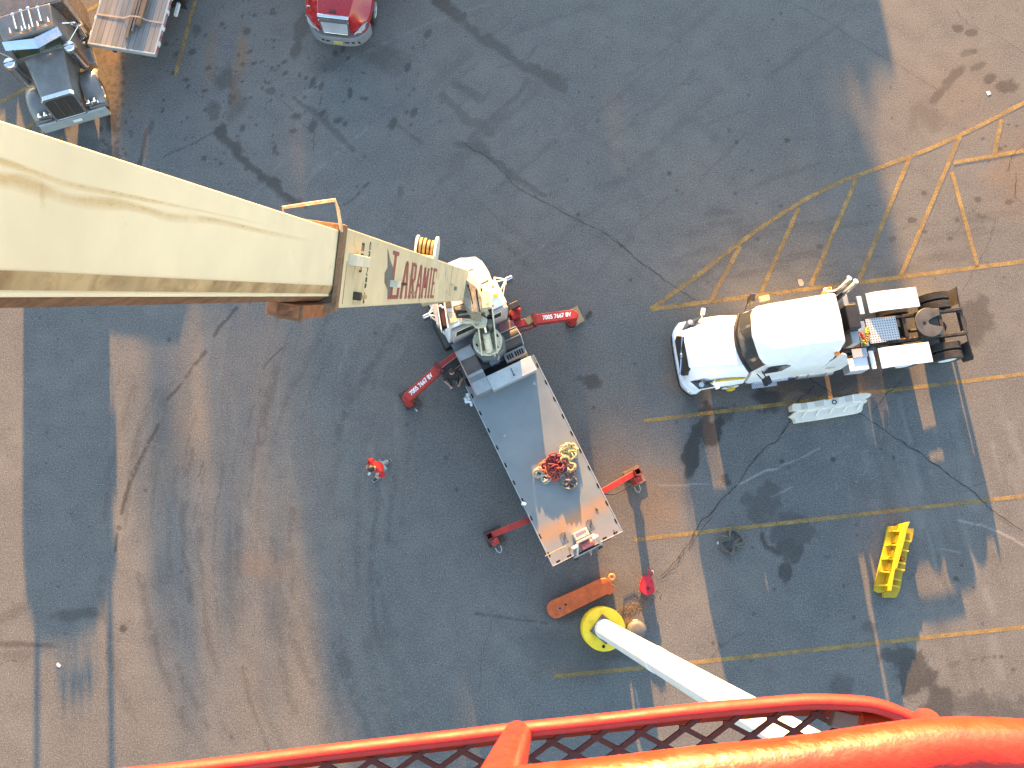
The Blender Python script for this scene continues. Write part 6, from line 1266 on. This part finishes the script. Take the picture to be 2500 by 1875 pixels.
def person(loc, rz, label, J, top_mat, leg_mat, hair_r=1.0, sleeves=True, cap=None):
    T = thing('person', loc, rz, label, 'person')
    v = lambda k: Vector(J[k]); mid = lambda a, b, t=.5: tuple(v(a).lerp(v(b), t))
    body = []
    body.append([(J['pelvis'], .12), (J['chest'], .13), (J['neck'], .055), (J['headb'], .07), (J['headm'], .092), (J['headt'], .062)])
    for s in 'LR':
        body.append([(J['pelvis'], .12), (J['hip'+s], .085), (J['knee'+s], .055), (J['ank'+s], .036)])
        body.append([(J['chest'], .13), (J['sh'+s], .055), (J['el'+s], .038), (J['wr'+s], .026), (tuple(v('wr'+s)+(v('wr'+s)-v('el'+s)).normalized()*.07), (.034, .018))])
        w_ = v('wr'+s); d = (w_-v('el'+s)).normalized(); sd = d.cross(Vector((0, 0, 1))).normalized(); dn = sd.cross(d)
        for k, (off, ln) in enumerate(((-.026, .062), (-.009, .075), (.009, .070), (.026, .056))):
            a = w_+d*.085+sd*off; b = a+d*ln*.5-dn*.005; c_ = b+d*ln*.45+dn*-.02; body.append([(tuple(a), .009), (tuple(b), .008), (tuple(c_), .007)])
        a = w_+d*.03+sd*.034; b = a+d*.03+sd*.022; c_ = b+d*.03; body.append([(tuple(a), .011), (tuple(b), .010), (tuple(c_), .008)])
    hm = v('headm'); f = v('face').normalized(); up = (v('headt')-v('headb')).normalized(); sd = up.cross(f).normalized()
    bd = chain_obj('body', body, SKIN, T)
    nm = MB()
    nm.lathe([(.005, -.02), (.014, 0), (.004, .02)], tuple(hm+f*.10-up*.01), 'Z', 8); nm.obj('nose', SKIN, T)
    for s in (1, -1):
        MB().lathe([(.004, -.012), (.012, 0), (.004, .012)], tuple(hm+f*.088+sd*s*.032+up*.02), 'Z', 8).obj('eye', M('eye_dark', (.03, .02, .015), .3), T); MB().lathe([(.006, -.03), (.014, 0), (.006, .03)], tuple(hm+sd*s*.092-f*.005), 'Z', 8).obj('ear', SKIN, T)
    MB().tube([tuple(hm+f*.092-up*.042+sd*.022), tuple(hm+f*.098-up*.045), tuple(hm+f*.092-up*.042-sd*.022)], .006, 6).obj('mouth', M('lip', (.3, .1, .09), .6), T)
    hb = MB(); cc = hm-f*.012+up*.02; n = 14; rings = []
    for i in range(9):
        t = PI*.02+PI*.56*i/8; rings.append([cc+up*(.118*math.cos(t))+(f*math.cos(2*PI*k/n)*.95+sd*math.sin(2*PI*k/n)*.88)*.118*math.sin(t)-f*.02*(i/8) for k in range(n)])
    hb.loft(rings); hr = hb.obj('hair' if not cap else 'cap', cap or HAIR, T, smooth=80)
    tr = []
    for s in 'LR': tr.append([(J['pelvis'], .145), (J['hip'+s], .105), (J['knee'+s], .075), (tuple(v('ank'+s)+Vector((0, 0, .03))), .062)])
    chain_obj('trousers', tr, leg_mat, T)
    ch = [[(tuple(v('pelvis')+Vector((0, 0, .03))), .165), (J['belly'], .165), (J['chest'], .165), (mid('chest', 'neck', .7), .09)]]
    for s in 'LR':
        ch.append([(J['chest'], .165), (J['sh'+s], .085), (J['el'+s], .062)]+([(mid('el'+s, 'wr'+s, .8), .048)] if sleeves else []))
    chain_obj('jacket' if sleeves else 't_shirt', ch, top_mat, T)
    for s in 'LR':
        a = v('ank'+s); t_ = v('toe'+s); d = (t_-a); d.z = 0; d.normalize(); z0 = 0.0 if a.z < .16 else a.z-.10
        m = MB(); m.beam((a.x-d.x*.07, a.y-d.y*.07, z0+.055), (a.x+d.x*.19, a.y+d.y*.19, z0+.04), .09, .085, w2=.085, h2=.055); sh = m.obj('shoe', SHOE, T, bevel=.02)
        m = MB(); m.beam((a.x-d.x*.085, a.y-d.y*.085, z0+.012), (a.x+d.x*.205, a.y+d.y*.205, z0+.012), .105, .022); m.obj('sole', SOLE, sh, bevel=.006)
    return T
# walking, seen from above: faces -x world-left; local +x is the walking direction
J1 = dict(pelvis=(.0, 0, .93), belly=(.03, 0, 1.08), chest=(.10, 0, 1.32), neck=(.17, 0, 1.50), headb=(.21, 0, 1.55), headm=(.25, 0, 1.64), headt=(.27, 0, 1.72), face=(.9, 0, -.45),
          hipL=(0, .10, .88), hipR=(0, -.10, .88), kneeL=(.26, .11, .50), ankL=(.30, .10, .09), toeL=(.5, .10, 0), kneeR=(-.06, -.12, .48), ankR=(-.30, -.13, .12), toeR=(-.1, -.13, 0),
          shL=(.08, .21, 1.42), shR=(.08, -.21, 1.42), elL=(.05, .34, 1.15), elR=(.12, -.36, 1.16), wrL=(.26, .20, 1.08), wrR=(.33, -.22, 1.10))
person((-3.575, 3.02, 0), math.radians(217), 'person in a red jacket and light grey jeans walking across the empty asphalt', J1, REDJ, JEANS)
c = MB(); c.box((0, 0, 0), (.10, .07, .02)); pc = c.obj('phone', MATS['white_scrap'], bevel=.004); pc.location = (-3.575+.40*math.cos(math.radians(217)), 3.02+.40*math.sin(math.radians(217)), 1.10); pc.rotation_euler = (0, 0, 1); tag(pc, 'small white card held by the person in the red jacket', 'card')
J2 = dict(pelvis=(.0, 0, .93), belly=(.02, 0, 1.08), chest=(.02, 0, 1.34), neck=(.03, 0, 1.52), headb=(.03, 0, 1.57), headm=(.02, 0, 1.66), headt=(-.01, 0, 1.74), face=(.75, 0, .66),
          hipL=(0, .10, .88), hipR=(0, -.10, .88), kneeL=(.05, .12, .48), ankL=(.0, .13, .09), toeL=(.2, .13, 0), kneeR=(.05, -.12, .48), ankR=(.0, -.13, .09), toeR=(.2, -.13, 0),
          shL=(.02, .21, 1.44), shR=(.02, -.21, 1.44), elL=(.22, .27, 1.24), elR=(.16, -.30, 1.20), wrL=(.42, .12, 1.30), wrR=(.38, -.16, 1.22))
p2 = CT(6.87, 1.43, 0)
person((p2.x, p2.y, 0), math.radians(-75), 'person in a black T-shirt looking up from beside the boom truck controls', J2, BLKCL, BLKCL, sleeves=False)

# ================================================================== BEYOND THE TOP OF THE FRAME: what throws the long shadows
def along(u, v):                                           # ground point: u across the sunlight, v back towards the sun
    return Vector((u*math.sin(SUN_AZ)+v*math.cos(SUN_AZ), -u*math.cos(SUN_AZ)+v*math.sin(SUN_AZ), 0))
WALLM = M('beige_metal_wall', (.34, .31, .26), .7, var=.1); ROOFM = M('grey_metal_roof', (.22, .22, .23), .5, var=.15)
def shop(cx, cy, Wd, Dp, Ht, rz, lab):
    T = thing('workshop_building', (cx, cy, 0), rz, lab, 'building')
    MB().box((0, 0, Ht/2), (Wd, Dp, Ht)).obj('wall', WALLM, T)
    m = MB(); m.prism([(-Wd/2-.2, -Dp/2-.2), (Wd/2+.2, -Dp/2-.2), (Wd/2+.2, Dp/2+.2), (-Wd/2-.2, Dp/2+.2)], Ht+.002, Ht+.18); m.obj('roof', ROOFM, T)
    k = int(Wd//6)
    for i in range(k):
        x = -Wd/2+Wd*(i+.5)/k; MB().box((x, -Dp/2-.03, 1.9), (3.4, .08, 3.8)).obj('roller_door', ROOFM, T); MB().box((x+2.5, -Dp/2-.03, 2.4), (.8, .06, .8)).obj('window', GLASS, T)
    MB().box((Wd/2-1.0, -Dp/2-.03, 1.05), (.95, .07, 2.1)).obj('door', GREY, T)
SHOPS = [(2.55, 54.6, 27.9, 8.0, 4.9)]
for u, v, wd, dp, ht in SHOPS:
    p = along(u, v); shop(p.x, p.y, wd, dp, ht, SUN_AZ-PI/2, 'long low beige workshop beyond the yard, out of frame above')
def crown_mesh(seed, H, R, n):
    r = np.random.default_rng(seed); cl = []
    for i in range(46):
        t = r.uniform(.16, 1); z = H*t; rad = R*(math.sin(PI*min(1, (t-.08)*1.02))**.6)*r.uniform(.2, 1); a = r.uniform(0, 2*PI); cl.append((rad*math.cos(a), rad*math.sin(a), z, r.uniform(.5, 1.0)*R*.34))
    V = []; F = []
    for i in range(n):
        c_ = cl[r.integers(len(cl))]; d = r.normal(size=3); d /= np.linalg.norm(d); p = np.array(c_[:3])+d*c_[3]*r.uniform(.3, 1)**.5; a = r.normal(size=3); a /= np.linalg.norm(a); b = np.cross(a, r.normal(size=3)); b /= np.linalg.norm(b); s_ = r.uniform(.09, .2)
        o = len(V); V += [tuple(p-a*s_), tuple(p+b*s_*.55), tuple(p+a*s_), tuple(p-b*s_*.55)]; F.append((o, o+1, o+2, o+3))
    return V, F, cl
LEAF = M('tree_leaves', (.06, .085, .03), .7, var=.4, bump=0); BARK = M('tree_bark', (.12, .09, .06), .9, var=.4, bump=.3)
protos = []
for sd_, H_, R_, NL in ((1, 10.0, 2.9, 9000), (2, 11.0, 3.4, 9000), (3, 9.0, 2.6, 9000), (4, 12.0, 2.2, 850)):
    V, F, cl = crown_mesh(sd_, H_, R_, NL)
    m = MB(); m.v = V; m.f = F; T = thing('tree', (0, 0, 0), 0, None, 'tree', 'trees behind the workshop')
    m.obj('crown', LEAF, T, smooth=0); m = MB(); m.tube([(0, 0, 0), (.1, 0, H_*.3), (0, .1, H_*.6), (.1, 0, H_*.93)], .22, 10, r2=.04)
    for c_ in cl[::3]: m.tube([(0, 0, max(1.2, c_[2]*.55)), (c_[0]*.5, c_[1]*.5, c_[2]*.85), c_[:3]], .06, 5, r2=.015)
    m.obj('trunk', BARK, T); protos.append(T)
TREES = [(-10.6, 78, 3, 1.0), (-8.9, 76, 3, .97), (-6.3, 79, 3, .98), (-9.9, 84, 0, .92), (-3.7, 76, 2, 1.27), (-2.2, 80, 1, 1.14), (1.6, 76, 0, 1.02), (6.6, 72, 2, 1.08), (9.9, 77, 1, .90), (13.9, 73, 2, 1.06), (13.3, 98, 2, 1.30), (-7.4, 74, 1, .84), (3.9, 84, 0, 1.05),
         (-8.4, 99, 1, 1.16), (-3.5, 97, 0, 1.28), (-1.6, 99, 1, 1.30), (1.9, 97, 2, 1.50), (5.0, 98, 1, 1.22), (8.2, 97, 0, 1.33), (11.0, 98, 1, 1.18)]
ords = ['first', 'second', 'third', 'fourth', 'fifth', 'sixth', 'seventh', 'eighth', 'ninth', 'tenth', 'eleventh', 'twelfth', 'thirteenth', 'fourteenth', 'fifteenth', 'sixteenth', 'seventeenth', 'eighteenth', 'nineteenth', 'twentieth']
order = sorted(range(len(TREES)), key=lambda i: TREES[i][0]); used = set()
for i, (u, v, k, s_) in enumerate(TREES):
    p = along(u, v)
    if k not in used: used.add(k); T = protos[k]
    else:
        T = protos[k].copy(); col.objects.link(T)
        for chd in list(protos[k].children): q = chd.copy(); col.objects.link(q); q.parent = T
    T.location = p; T.scale = (s_, s_, s_); T.rotation_euler = (0, 0, i*1.3)
    tag(T, 'leafy tree behind the workshop, %s from the left, out of frame above' % ords[order.index(i)], 'tree', 'trees behind the workshop')
print('objects', len(bpy.data.objects))
